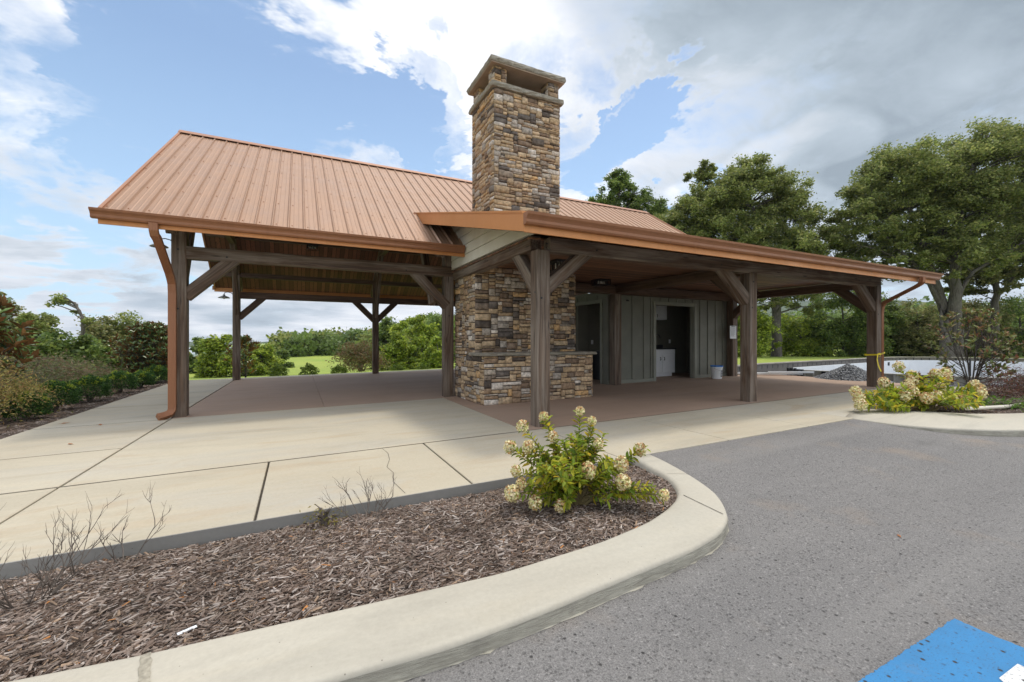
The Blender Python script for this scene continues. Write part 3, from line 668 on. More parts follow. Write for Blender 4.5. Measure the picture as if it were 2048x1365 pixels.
# ribbed roof sheets
def ribbed(x0,x1,ya,za,yb,zb,pitch=.2286,name='roof_sheet',clip=None,screws=6,parent=PAV,offs=0,flat=False):
    # profile along X, swept from (ya,za) to (yb,zb)
    prof=[]; x=x0
    k=0
    while x<x1-1e-6:
        prof.append((x,0)); 
        for dx in (.075,.15):
            prof+= [(x+dx-.014,0),(x+dx-.006,.004),(x+dx+.006,.004),(x+dx+.014,0)]
        prof+= [(x+pitch-.034,0),(x+pitch-.014,.030),(x+pitch+.004-.008,.030),(x+pitch+.012,0)] if True else []
        x+=pitch-.0; k+=1
        x+=0
    # remove overlaps
    pr=[]; last=-1e9
    for p in prof:
        if p[0]>last+1e-5 and p[0]<=x1: pr.append(p); last=p[0]
    pr.append((x1,0))
    sl=math.atan2(zb-za,yb-ya); nz,ny=math.cos(sl),-math.sin(sl)
    if yb<ya: ny,nz=-ny,-nz
    if nz<0: ny,nz=-ny,-nz
    n=len(pr); V=[]; 
    for (y,z) in ((ya,za),(yb,zb)):
        for px_,h in pr: V.append((px_,y+ny*h,z+nz*h))
    F=[(i,i+1,n+i+1,n+i) for i in range(n-1)]
    m_=MB(); m_.add(V,F)
    # underside a few mm below
    V2=[(x0,ya-ny*.02,za-nz*.02),(x1,ya-ny*.02,za-nz*.02),(x1,yb-ny*.02,zb-nz*.02),(x0,yb-ny*.02,zb-nz*.02)]
    m_.add(V2,[(3,2,1,0)])
    m_.mi=1
    L=math.hypot(yb-ya,zb-za)
    if screws:
        for i in range(int((x1-x0)/pitch)+1):
            for q in range(screws):
                f_=(.03+q*.94/(screws-1)); xx=x0+i*pitch+.045
                if xx>x1-.02: continue
                y=ya+(yb-ya)*f_; z=za+(zb-za)*f_; r_=.009
                cs=[(xx+r_*math.cos(a),) for a in ()]
                ty,tz=(yb-ya)/L,(zb-za)/L
                P0=[]; 
                for a in range(6):
                    ca,sa=math.cos(a*math.pi/3)*r_,math.sin(a*math.pi/3)*r_
                    P0.append((xx+ca,y+ty*sa+ny*.003,z+tz*sa+nz*.003))
                P1=[(p[0],p[1]+ny*.008,p[2]+nz*.008) for p in P0]
                m_.add(P0+P1,[(6,7,8,9,10,11)]+[(a,(a+1)%6,6+(a+1)%6,6+a) for a in range(6)])
    return m_.build(name,None,parent,mats=[M['roof'],M['cap']])
# front slope is cut where the porch roof climbs over it: left part full, rest from the valley line up
XC0,XC1=-.588,9.40; YC0,ZC0=-.72,2.565; CS=.262
def cz(y): return ZC0+CS*(y-YC0)
YV=( ZR-SL*YR - ZC0 + CS*YC0)/(CS-SL)   # where slopes meet
rs=ribbed(XL,XR,YE0,rz_(YE0),YR,ZR,name='main_roof_sheet'); 
rs2=ribbed(XL,XR,YE1,rz_(YE1),YR,ZR,name='main_roof_sheet')
cr=ribbed(XC0,XC1,YC0,ZC0,YV+.05,cz(YV+.05),name='porch_roof_sheet',screws=5)
b=MB(); b.sweep([(-.16,-.075),(-.16,-.085),(0,.022),(.16,-.085),(.16,-.075),(0,.034)],(XL-.02,YR,ZR+.02),(XR+.02,YR,ZR+.02)); b.build('ridge_cap',M['cap'],PAV)
b=MB(); b.box((-.66,YV-.02,cz(YV)-.03),(XR,YV+.10,cz(YV)+.03)); b.build('valley_flashing',M['cap'],PAV)
# board lining under the main roof
def liner(y0,y1,name):
    m_=MB(); o1=.045;o2=.075
    V=[(XL+.03,y0,rz_(y0)-o1),(XR-.03,y0,rz_(y0)-o1),(XR-.03,y1,rz_(y1)-o1),(XL+.03,y1,rz_(y1)-o1),(XL+.03,y0,rz_(y0)-o2),(XR-.03,y0,rz_(y0)-o2),(XR-.03,y1,rz_(y1)-o2),(XL+.03,y1,rz_(y1)-o2)]
    m_.add(V,[(0,1,2,3),(4,5,6,7),(0,1,5,4),(1,2,6,5),(2,3,7,6),(3,0,4,7)]); return m_.build(name,M['ceil_main'],PAV)
liner(YE0+.03,YR-.003,'ceiling_boards'); liner(YE1-.03,YR+.003,'ceiling_boards')
# rake trims on both gables
for x,s_ in ((XL,-1),(XR,1)):
    for ye in (YE0,YE1):
        m_=MB(); xa,xb=(x-.012,x+.028) if s_<0 else (x-.028,x+.012)
        V=[]
        for y in (ye,YR):
            z=rz_(y); V+=[(xa,y,z-.14),(xb,y,z-.14),(xb,y,z+.036),(xa,y,z+.036)]
        m_.add(V,[(0,1,2,3),(4,5,6,7),(0,1,5,4),(1,2,6,5),(2,3,7,6),(3,0,4,7)]); m_.build('rake_trim',M['cap'],PAV)
# gutters (K profile), profile given as (out, up)
def gutter(x0,x1,y,z,sgn,name='gutter',k=1.0):
    pr=[(0,0),(0,-.125),(-.055,-.125),(-.068,-.105),(-.070,-.075),(-.085,-.050),(-.112,-.028),(-.118,0.0),(-.108,0.0),(-.100,-.018),(-.075,-.045),(-.060,-.072),(-.058,-.100),(-.050,-.115),(-.010,-.115),(-.010,0)]
    m_=MB(); m_.V=[]; n=len(pr)
    V=[(x0,y+a*sgn*k,z+c*k) for a,c in pr]+[(x1,y+a*sgn*k,z+c*k) for a,c in pr]
    m_.add(V,[(i,(i+1)%n,n+(i+1)%n,n+i) for i in range(n)])
    cap=[i for i in range(8)]
    m_.add([V[i] for i in cap],[tuple(range(8))]); m_.add([V[n+i] for i in cap],[tuple(range(8))])
    return m_.build(name,M['gutter'],PAV)
gutter(XL-.07,-.05,YE0-.005,rz_(YE0)+.0,1); gutter(XL-.07,XR+.05,YE1+.005,rz_(YE1),-1); gutter(XC0-.01,XC1+.03,YC0-.008,ZC0+.005,1)
b=MB(); b.box((XL-.01,YE0-.002,rz_(YE0)-.185),(-.02,YE0+.025,rz_(YE0)-.025)); b.build('fascia',M['fascia'],PAV)
b=MB(); b.box((XL-.01,YE1-.025,rz_(YE1)-.185),(XR,YE1+.002,rz_(YE1)-.025)); b.build('fascia',M['fascia'],PAV)
b=MB(); b.box((XC0+.02,YC0-.004,ZC0-.20),(XC1,YC0+.022,ZC0-.02)); b.build('fascia',M['fascia'],PAV)
# porch rake fascia (left and right), deep copper band following the shallow slope
for xa,xb in ((XC0-.004,XC0+.022),(XC1-.02,XC1+.008)):
    m_=MB(); V=[]
    for y in (YC0-.004,YV+.12):
        z=cz(y); V+=[(xa,y,z-.195),(xb,y,z-.195),(xb,y,z+.012),(xa,y,z+.012)]
    m_.add(V,[(0,1,2,3),(4,5,6,7),(0,1,5,4),(1,2,6,5),(2,3,7,6),(3,0,4,7)])
    V=[]
    for y in (YC0+.02,YV+.12):
        z=cz(y); V+=[(xa-.012,y,z+.012),(xb+.06,y,z+.012),(xb+.06,y,z+.036),(xa-.012,y,z+.036)]
    m_.add(V,[(0,1,2,3),(4,5,6,7),(0,1,5,4),(1,2,6,5),(2,3,7,6),(3,0,4,7)])
    m_.build('rake_fascia',M['fascia'],PAV)
# soffit under the porch overhang + flat board ceiling
b=MB(); b.box((-.02,.19,2.545),(9.34,3.62,2.565)); b.build('ceiling_boards',M['ceil_can'],PAV)
b=MB(); b.box((XC0+.03,YC0+.03,2.40),(-.03,YC0+.9,2.41)) if False else None
m_=MB(); V=[]
for y in (YC0+.02,YV-.05):
    z=cz(y)-.10; V+=[(XC0+.024,y,z-.012),(XC1-.03,y,z-.012),(XC1-.03,y,z),(XC0+.024,y,z)]
m_.add(V,[(0,1,2,3),(4,5,6,7),(0,1,5,4),(1,2,6,5),(2,3,7,6),(3,0,4,7)]); m_.build('soffit',M['beam'],PAV)
# cream lap-siding gable over the porch side beam, each board a step
m_=MB()
zb=2.60
for k in range(7):
    z0=zb+k*.185; z1=z0+.183
    yf=max(.0,(z0-2.41)/CS+YC0+.06); yf2=max(.0,(z1-2.41)/CS+YC0+.06)
    if yf>3.6: break
    xo=-.010
    z1-=.006
    V=[(xo-.016,yf,z0),(xo-.016,3.72,z0),(xo-.004,3.72,z1),(xo-.004,min(yf2,3.7),z1),(.03,yf,z0),(.03,3.72,z0),(.03,3.72,z1),(.03,min(yf2,3.7),z1)]
    m_.add(V,[(0,1,2,3),(4,5,6,7),(0,1,5,4),(1,2,6,5),(2,3,7,6),(3,0,4,7)])
m_.build('gable_siding',M['siding'],PAV)
# right gable infill of porch
m_=MB(); m_.add([(9.28,.1,2.57),(9.28,3.6,2.57),(9.28,3.6,cz(3.6)-.13),(9.28,.1,cz(.1)-.13)],[(0,1,2,3)]); m_.build('gable_siding',M['siding'],PAV)
# downspouts: rounded box profile with flutes
def spout(path,name='downspout',w=.10,d_=.072,bend=True):
    m_=MB(); pr=[]
    hw,hd=w/2,d_/2
    fl=[]
    for k in range(13):
        u=-hw+w*k/12; fl.append((u,hd-(0.004 if k%2 else 0)))
    fl2=[(-u,-v) for u,v in fl]
    sd1=[(hw,hd*.4),(hw-.003,0),(hw,-hd*.4)]; sd2=[(-hw,-hd*.4),(-hw+.003,0),(-hw,hd*.4)]
    pr=fl+sd1+fl2+sd2; n=len(pr)
    P=[Vector(p) for p in path]; V=[];F=[]
    side=None
    for i,p in enumerate(P):
        t0=(P[i]-P[i-1]).normalized() if i>0 else (P[1]-P[0]).normalized()
        t1=(P[i+1]-P[i]).normalized() if i<len(P)-1 else t0
        tg=(t0+t1).normalized()
        ref=Vector((1,0,0)) if abs(tg.x)<.75 else Vector((0,0,1))
        if side is None: side=Vector((1,0,0))
        side=(side-tg*side.dot(tg)); side.normalize()
        fr=tg.cross(side); 
        for a,c in pr: V.append(p+side*a-fr*c)
        if i: F+=[((i-1)*n+k,(i-1)*n+(k+1)%n,i*n+(k+1)%n,i*n+k) for k in range(n)]
    m_.add(V,F); m_.add(V[:n],[tuple(range(n))]); m_.add(V[-n:],[tuple(range(n))])
    return m_.build(name,M['gutter'],PAV)
xg=-4.60
ze=rz_(YE0)-.12
sp1=spout([(-4.66,YE0-.06,ze),(-4.66,YE0-.055,ze-.10),(-4.655,YE0-.03,ze-.16),(-4.64,YE0+.02,ze-.20),(-4.62,3.30,2.20),(-4.615,3.37,2.12),(-4.612,3.425,2.04),(-4.61,3.44,1.9),(-4.61,3.44,.12),(-4.612,3.435,.06),(-4.64,3.41,.01),(-4.70,3.36,-.012),(-4.76,3.31,-.02)])
sp2=spout([(8.60,YC0-.07,2.45),(8.60,YC0-.07,2.36),(8.62,YC0-.04,2.32),(8.66,YC0+.04,2.28),(8.9,-.12,2.05),(8.93,-.02,2.0),(8.94,.03,1.93),(8.94,.05,1.8),(8.94,.05,.35),(8.94,.05,.15)])
# ------------------------------------------------------------ stonework
PAL=np.array([(.36,.26,.155),(.42,.315,.20),(.27,.185,.115),(.17,.115,.075),(.075,.058,.046),(.10,.085,.075),(.33,.295,.255),(.52,.475,.42),(.44,.28,.13),(.21,.165,.125),(.38,.33,.27)])
PPR=np.array([.20,.17,.14,.08,.045,.05,.09,.055,.035,.065,.07])
def stone_face(m_,cols,org,ux,un,Wd,H,seed,cell=(.046,.034),prot=.034,edge=True,zmax=None,sz=1.0):
    r_=random.Random(seed); nr=np.random.default_rng(seed)
    cw=Wd/round(Wd/cell[0]); nw=round(Wd/cell[0]); ch=H/max(1,round(H/cell[1])); nh=max(1,round(H/cell[1])); occ=np.zeros((nh,nw),bool)
    ux=np.array(ux,float);un=np.array(un,float);org=np.array(org,float); uz=np.array((0,0,1.))
    for i in range(nh):
        for j in range(nw):
            if occ[i,j]: continue
            w=r_.choice([2,3,3,4,4,5,5,6,7,8]); h=r_.choice([1,1,2,2,2,2,3,3,4])
            if h>=3: w=r_.choice([3,4,5,6,7])
            ww=0
            while ww<w and j+ww<nw and not occ[i,j+ww]: ww+=1
            if j+ww<nw and not occ[i,j+ww] and (j+ww+1>=nw or occ[i,j+ww+1]) : ww+=1
            if nw-(j+ww)==1 and not occ[i,nw-1]: ww+=1
            hh=0
            while hh<h and i+hh<nh and not occ[i+hh,j:j+ww].any(): hh+=1
            occ[i:i+hh,j:j+ww]=True
            u0,u1=j*cw,(j+ww)*cw; z0,z1=i*ch,(i+hh)*ch; gp=.0028
            jit=lambda s_=.007:r_.uniform(-s_,s_)
            p=prot*r_.uniform(.35,1.0)
            u0+=gp;u1-=gp;z0+=gp;z1-=gp
            if j>0: u0+=abs(jit(.003))
            if j+ww<nw: u1-=abs(jit(.003))
            co=[[u0,z0+abs(jit())],[u1,z0+abs(jit())],[u1,z1-abs(jit())],[u0,z1-abs(jit())]]
            # 4x3 face grid with rounded rim
            NX=4 if ww>=4 else 3; NY=3; G=[]; 
            tl=r_.uniform(-.006,.006); tv=r_.uniform(-.006,.006)
            for a in range(NY+1):
                for c in range(NX+1):
                    fu,fv=c/NX,a/NY
                    if 0<c<NX: fu+=r_.uniform(-.07,.07)
                    if 0<a<NY: fv+=r_.uniform(-.10,.10)
                    uu=(co[0][0]*(1-fu)+co[1][0]*fu)*(1-fv)+(co[3][0]*(1-fu)+co[2][0]*fu)*fv
                    vv=(co[0][1]*(1-fu)+co[1][1]*fu)*(1-fv)+(co[3][1]*(1-fu)+co[2][1]*fu)*fv
                    rim=(a in (0,NY)) or (c in (0,NX)); corner=(a in (0,NY)) and (c in (0,NX))
                    dpt=p+tl*(fu-.5)+tv*(fv-.5)+r_.uniform(-.004,.004)-(.006 if rim else 0)-(.003 if corner else 0)
                    if rim:
                        if j==0 and c==0: dpt=max(dpt,prot*.75)
                    G.append(org+ux*uu+uz*vv+un*dpt)
            off=len(G); B_=[]
            ring=[(0,c) for c in range(NX+1)]+[(a,NX) for a in range(1,NY+1)]+[(NY,c) for c in range(NX-1,-1,-1)]+[(a,0) for a in range(NY-1,0,-1)]
            ri=[a*(NX+1)+c for a,c in ring]
            for q in ri:
                g_=G[q]; B_.append(g_-un*(float(np.dot(g_-org,un))+.012))
            F=[(a*(NX+1)+c,a*(NX+1)+c+1,(a+1)*(NX+1)+c+1,(a+1)*(NX+1)+c) for a in range(NY) for c in range(NX)]
            nn=len(ri); F+=[(ri[q],off+q,off+(q+1)%nn,ri[(q+1)%nn]) for q in range(nn)]
            V=G+B_; m_.add([tuple(v) for v in V],F)
            c=PAL[nr.choice(len(PAL),p=PPR/PPR.sum())]*nr.uniform(.92,1.2)*np.array((1.52,1.46,1.40))+.02
            for q in range(len(V)):
                cols.append(tuple(c*nr.uniform(.90,1.10)))
def stone_block(name,x0,x1,y0,y1,z0,z1,seed,faces='FLRB',parent=PAV,slope=None):
    m_=MB(); cols=[]
    if 'F' in faces: stone_face(m_,cols,(x0,y0,z0),(1,0,0),(0,-1,0),x1-x0,z1-z0,seed)
    if 'L' in faces: stone_face(m_,cols,(x0,y1,z0),(0,-1,0),(-1,0,0),y1-y0,z1-z0,seed+1)
    if 'R' in faces: stone_face(m_,cols,(x1,y0,z0),(0,1,0),(1,0,0),y1-y0,z1-z0,seed+2)
    if 'B' in faces: stone_face(m_,cols,(x1,y1,z0),(-1,0,0),(0,1,0),x1-x0,z1-z0,seed+3)
    V=np.array([tuple(v) for v in m_.V]); n4=[f for f in m_.F]
    o=mk(name,V,[np.array(n4)],M['stone'],col=np.array(cols),parent=parent,smooth=False)
    c=MB(); c.box((x0+.004,y0+.004,z0),(x1-.004,y1-.004,z1-.002)); c.build('mortar',M['mortar'],o)
    return o
stone_block('fireplace_base',.10,2.44,2.08,3.60,.0,.875,21,'FLR')
stone_block('fireplace_wall',.10,2.33,2.52,3.60,.877,2.545,31,'FLR')
# stone shelf
def rough_slab(name,x0,x1,y0,y1,z0,z1,seed,parent=PAV,hole=None,amp=.012,under=False):
    r_=random.Random(seed); m_=MB()
    nx=max(4,int((x1-x0)/.07)); ny=max(4,int((y1-y0)/.07)); V=[];F=[]
    ring=[(x0+(x1-x0)*k/nx,y0,0,-1) for k in range(nx)]+[(x1,y0+(y1-y0)*k/ny,1,0) for k in range(ny)]+[(x1-(x1-x0)*k/nx,y1,0,1) for k in range(nx)]+[(x0,y1-(y1-y0)*k/ny,-1,0) for k in range(ny)]
    lv=[(0,-.004),(.22,.006),(.5,.010),(.78,.004),(1,-.006)]; n=len(ring)
    for f_,pu in lv:
        for (x,y,a,c) in ring:
            e=pu+r_.uniform(-amp,amp)*(1 if 0<f_<1 else .4); V.append((x+a*e,y+c*e,z0+(z1-z0)*f_+(r_.uniform(-.004,.004) if 0<f_<1 else 0)))
    for l in range(len(lv)-1):
        F+=[(l*n+k,l*n+(k+1)%n,(l+1)*n+(k+1)%n,(l+1)*n+k) for k in range(n)]
    F+=[tuple(range(n))[::-1],tuple(range(4*n,5*n))]
    m_.add(V,F); return m_.build(name,M['capstone'],parent)
rough_slab('mantel_shelf',-.0,2.50,2.0,2.56,.878,.932,3)
CX0,CX1,CY0,CY1=.48,1.93,2.5,3.58
ch=stone_block('chimney',CX0,CX1,CY0,CY1,2.75,5.95,51)
rough_slab('stone_band',CX0-.07,CX1+.07,CY0-.07,CY1+.07,5.955,6.055,8,ch)
for (x,y) in ((CX0,CY0),(CX1-.27,CY0),(CX0,CY1-.27),(CX1-.27,CY1-.27)):
    stone_block('corner_pier',x+.02,x+.25,y+.02,y+.25,6.058,6.375,int(60+x*10+y*3),'FLRB',ch)
b=MB(); b.box((CX0-.085,CY0-.085,6.378),(CX1+.085,CY1+.085,6.40)); b.build('cap_underside',M['soffit'],ch)
rough_slab('cap_slab',CX0-.10,CX1+.10,CY0-.10,CY1+.10,6.402,6.50,9,ch,amp=.010)
b=MB(); b.cbox((CX0+.3,CY0+.3,5.9),(CX1-.3,CY1-.3,6.15),.01); b.build('flue',M['soffit'],ch)
# flashing round the chimney foot
b=MB(); b.box((CX0-.05,CY0-.06,cz(CY0)-.02),(CX1+.05,CY0-.012,cz(CY0)+.075)); b.build('chimney_flashing',M['black'],PAV)
# ------------------------------------------------------------ kitchen enclosure in the pavilion
KX0,KX1,KY0,KY1,KH=4.06,8.50,3.60,5.02,2.34
DX0,DX1,DH=5.66,7.10,2.10
def wallpart(b_,a,c): b_.box(a,c)
b=MB()
b.box((KX0,KY0,.02),(DX0,KY0+.10,KH)); b.box((DX1,KY0,.02),(KX1,KY0+.10,KH)); b.box((DX0,KY0,DH),(DX1,KY0+.10,KH))
kw=b.build('kitchen_front_wall',M['kiosk'],PAV)
for x in (4.47,4.86,5.25,5.50,7.34,7.66,7.98,8.28): b=MB(); b.cbox((x-.019,KY0-.022,.16),(x+.019,KY0-.001,KH-.03),.003); b.build('batten',M['kiosk'],kw)
for x in (5.83,6.14,6.45,6.76,7.05): b=MB(); b.cbox((x-.017,KY0-.022,DH+.10),(x+.017,KY0-.001,KH-.03),.003); b.build('batten',M['kiosk'],kw)
b=MB(); b.cbox((KX0,KY0-.026,.03),(DX0-.09,KY0-.001,.155),.004); b.build('base_board',M['kiosk_trim'],kw); b=MB(); b.cbox((DX1+.09,KY0-.026,.08),(KX1,KY0-.001,.185),.004); b.build('base_board',M['kiosk_trim'],kw)
b=MB(); b.cbox((DX0-.095,KY0-.030,.04),(DX0,KY0-.002,DH+.09),.004); b.cbox((DX1,KY0-.030,.08),(DX1+.095,KY0-.002,DH+.09),.004); b.cbox((DX0,KY0-.028,DH),(DX1,KY0-.002,DH+.088),.004)
b.cbox((DX0-.002,KY0-.002,.06),(DX0+.016,KY0+.12,DH),.002); b.cbox((DX1-.016,KY0-.002,.08),(DX1+.002,KY0+.12,DH),.002); b.build('door_frame',M['kiosk_trim'],kw)
# left wall with opening
b=MB(); b.box((KX0,KY0+.1,.02),(KX0+.10,3.86,KH)); b.box((KX0,5.3,.02),(KX0+.10,7.6,KH)); b.box((KX0,3.86,2.12),(KX0+.10,5.3,KH))
lw=b.build('kitchen_side_wall',M['kiosk'],PAV)
for y in (4.02,4.45,4.88,5.3,5.9,6.5,7.1): b=MB(); b.cbox((KX0-.022,y-.018,2.2 if y<5.5 else .1),(KX0-.001,y+.018,KH-.02),.003); b.build('batten',M['kiosk'],lw)
b=MB(); b.cbox((KX0-.028,3.78,.04),(KX0-.001,3.87,2.2),.004); b.cbox((KX0-.026,3.872,2.11),(KX0-.001,5.30,2.198),.004); b.cbox((KX0-.028,5.30,.04),(KX0-.001,5.39,2.2),.004); b.build('door_frame',M['kiosk_trim'],lw)
# inner walls, ceiling, right wall
b=MB(); b.box((KX0+.1,KY1,.0),(KX1,KY1+.08,KH)); b.box((KX1-.10,KY0+.1,.0),(KX1,7.6,KH)); b.box((KX0,7.6,.0),(KX1,7.7,KH)); iw=b.build('inner_wall',M['inside'],PAV)
for x in (4.55,5.0,5.45):
    b=MB(); b.cbox((x-.018,KY1-.020,.05),(x+.018,KY1-.001,KH-.01),.003); b.build('batten',M['inside'],iw)
b=MB(); b.box((KX0,KY0,KH+.002),(KX1,7.7,KH+.06)); b.build('kitchen_ceiling',M['kiosk'],PAV)
b=MB(); b.cbox((4.60,KY1-.028,1.05),(4.68,KY1-.021,1.17),.002); b.box((4.633,KY1-.036,1.09),(4.647,KY1-.027,1.125)); b.build('light_switch',M['white'],iw)
b=MB(); b.cbox((7.62,KY1-.009,1.07),(7.70,KY1-.001,1.19),.002); b.box((7.645,KY1-.012,1.085),(7.675,KY1-.008,1.115)); b.box((7.645,KY1-.012,1.14),(7.675,KY1-.008,1.17)); b.build('wall_outlet',M['white'],iw)
b=MB(); b.cbox((4.66,3.584,2.16),(4.72,3.60,2.20),.003); b.tube([(4.69,3.585,2.18),(4.69,3.55,2.175),(4.69,3.53,2.16)],.012,8); o=b.build('wall_sensor',M['blackp'],kw)
# black refrigerator-like box in the side opening
b=MB(); b.cbox((4.62,4.45,.06),(5.22,4.98,.86),.01); b.cbox((4.63,4.435,.10),(5.21,4.449,.84),.005); rf=b.build('mini_fridge',M['blackp']); tag(rf,'black waist-high fridge inside the side doorway of the kitchen','fridge')
# cabinets
bc=empty('base_cabinet',(6.75,4.7,.1),'white base cabinet with dark countertop standing inside the kitchen doorway','cabinet')
def loc(o,p): 
    return o
def rel(mb,org): mb.V=[(v[0]-org[0],v[1]-org[1],v[2]-org[2]) for v in mb.V]; return mb
og=(6.75,4.7,.1)
b=MB(); b.cbox((5.9,4.42,.20),(7.25,5.0,.895),.004); b.box((5.9,4.47,.09),(7.18,4.98,.20)); rel(b,og).build('body',M['white'],bc)
for x0 in (6.20,6.73):
    b=MB(); b.cbox((x0,4.40,.22),(x0+.50,4.418,.735),.004); rel(b,og); dr=b.build('door',M['white'],bc)
    hx=x0+.44 if x0<6.5 else x0+.06
    b=MB(); b.tube([(hx,4.402,.58),(hx,4.375,.585),(hx,4.372,.62),(hx,4.375,.655),(hx,4.402,.66)],.009,8); rel(b,og).build('handle',M['black'],dr)
b=MB(); b.cbox((6.20,4.40,.755),(7.235,4.418,.885),.004); rel(b,og).build('drawer_front',M['white'],bc)
b=MB(); b.cbox((5.88,4.38,.897),(7.27,5.0,.93),.006); rel(b,og).build('countertop',M['black'],bc)
b=MB(); b.tube([(6.85,4.86,.93),(6.85,4.86,1.20),(6.86,4.84,1.30),(6.88,4.78,1.345),(6.90,4.71,1.32),(6.91,4.68,1.26),(6.91,4.675,1.22)],.014,10); b.cbox((6.82,4.83,.931),(6.88,4.89,.95),.004); rel(b,og).build('faucet',M['black'],bc)
b=MB(); b.cbox((6.55,4.62,.931),(6.98,4.66,1.03),.01); b.cbox((6.55,4.44,.931),(6.58,4.62,1.0),.004); rel(b,og).build('sink_basin',M['blackp'],bc)
uc=empty('wall_cabinet',(6.8,4.9,1.79),'white wall cabinet with two small handles hanging inside the kitchen doorway','cabinet'); og=(6.8,4.9,1.79)
b=MB(); b.cbox((6.1,4.76,1.79),(7.28,5.0,2.33),.004); rel(b,og).build('body',M['white'],uc)
for x0 in (6.33,6.80):
    b=MB(); b.cbox((x0,4.741,1.80),(x0+.46,4.758,2.32),.004); rel(b,og); dr=b.build('door',M['white'],uc); hx=x0+.41 if x0<6.5 else x0+.05
    b=MB(); b.tube([(hx,4.742,1.86),(hx,4.715,1.865),(hx,4.712,1.90),(hx,4.715,1.935),(hx,4.742,1.94)],.009,8); rel(b,og).build('handle',M['black'],dr)
# bucket
bk=empty('bucket',(7.50,3.18,gz(7.5)),'white plastic bucket with blue lid on the porch floor beside the kitchen door','bucket')
b=MB(); b.lathe([(0,0),(.125,0),(.130,.006),(.148,.30),(.158,.302),(.158,.315),(.150,.317),(.152,.345),(0,.345)],(0,0,0),28); b.build('pail',M['pail'],bk,smooth=False)
b=MB(); b.lathe([(0,.352),(.150,.352),(.150,.362),(.164,.362),(.164,.330),(.160,.328),(.156,.340),(0,.346)],(0,0,0),28); b.build('lid',M['bluelid'],bk)
b=MB(); b.tube([(.158*math.cos(a),.158*math.sin(a)-(.02+.03*math.sin((a-R(180))*1.0)),.30-.085*math.sin((a-R(180)))) for a in np.linspace(R(180),R(360),16)],.003,6); b.build('handle',M['lampg'],bk)
def curved(a0,a1,z0,z1,r0,r1,n=8):
    m_=MB(); V=[]
    for k in range(n+1):
        a=a0+(a1-a0)*k/n; V+=[(r0*math.cos(a),r0*math.sin(a),z0),(r1*math.cos(a),r1*math.sin(a),z1)]
    m_.add(V,[(2*k,2*k+2,2*k+3,2*k+1) for k in range(n)]); return m_
lb=curved(R(-95),R(-35),.055,.235,.1345,.1465); lbo=lb.build('label_panel',simple('label_grey',(.045,.045,.05),.6,0,.5,60),bk)
for z in (.205,.18,.16,.13,.11,.09):
    q=curved(R(-90),R(-90)+R(30+random.random()*22),z,z+.008,.1360+.0625*(z-.055)/1.0,.1364+.0625*(z-.047)/1.0,6); q.build('print_line',M['paper'],lbo)
# paper notice on post
pn=empty('notice_sheet',(8.40,3.355,1.4),'paper notice in a plastic sleeve taped to the post at the kitchen corner','notice')
b=MB(); 
V=[];nx=6
for k in range(nx+1):
    x=-.13+.27*k/nx; yy=-.006-.006*math.sin(k*1.3)
    V+=[(x,yy,-.19),(x+.003,yy+.002,.18)]
b.add(V,[(2*k,2*k+2,2*k+3,2*k+1) for k in range(nx)]); b.build('sleeve',M['paper'],pn)
b=MB()
for k in range(13):
    z=.145-k*.022; w_=random.uniform(.08,.20); b.box((-.10,-.020,z),(-.10+w_,-.0185,z+.006))
b.build('print_line',M['inkg'],pn); b=MB(); b.box((-.085,-.021,.155),(.08,-.019,.168)); b.build('heading',M['ink'],pn)
# caution tape
ct=empty('caution_tape',(8.75,0,.86),'yellow caution tape tied round the far right porch post and downspout with a loose tail','tape')
b=MB(); og=(8.75,0,.86)
def ribbon(b_,pts,w_,axis=(0,0,1)):
    P=[Vector(p) for p in pts]; A=Vector(axis); V=[]
    for i,p in enumerate(P): V+=[p-A*w_/2,p+A*w_/2]
    b_.add(V,[(2*k,2*k+2,2*k+3,2*k+1) for k in range(len(P)-1)])
ribbon(b,[(8.63,.225,.83),(8.632,-.012,.84),(8.76,-.014,.855),(8.87,-.012,.865),(8.95,-.0,.875),(9.005,.0,.88),(9.02,.1,.88),(8.88,.23,.86),(8.64,.23,.84),(8.63,.18,.83)],.035); rel(b,og).build('band',M['tape'],ct)
b=MB(); ribbon(b,[(8.625,-.02,.85),(8.60,-.035,.80),(8.59,-.03,.74),(8.60,-.035,.68),(8.615,-.04,.62),(8.65,-.045,.55),(8.72,-.05,.47)],.045,(1,0,.25)); ribbon(b,[(8.63,-.02,.85),(8.66,-.05,.87),(8.70,-.05,.83),(8.69,-.03,.79)],.03,(.3,0,1)); rel(b,og).build('tail',M['tape'],ct)
for x in (8.67,8.74,8.80,8.86): b=MB(); b.box((x,-.0175,.845+.1*(x-8.67)),(x+.035,-.0165,.862+.1*(x-8.67))); rel(b,og).build('black_print',M['ink'],ct)
for (x,y,z) in ((.06,-.004,1.72),(.14,-.004,2.45),(.98,.008,2.44),(4.39,-.004,1.74),(3.6,.008,2.44),(8.70,-.004,1.74),(7.94,.008,2.44),(-4.55,3.496,1.66),(-3.9,3.503,2.53),(-.07,3.526,1.66),(-.95,3.503,2.53),(4.42,-.004,2.2),(-4.55,3.496,2.6)):
    b=MB(); b.lathe([(0,.006),(.013,.005),(.015,0)],(0,0,0),10); b.V=[(v[0]+x,y-v[2],v[1]+z) for v in b.V]; b.build('peg',M['black'],PAV)
for (y,z) in ((.07,1.80),(.85,2.52),(2.9,2.50),(1.7,2.49)):
    b=MB(); b.lathe([(0,.006),(.013,.005),(.015,0)],(0,0,0),10); b.V=[(.004-v[2],v[0]+y,v[1]+z) for v in b.V]; b.build('peg',M['black'],PAV)
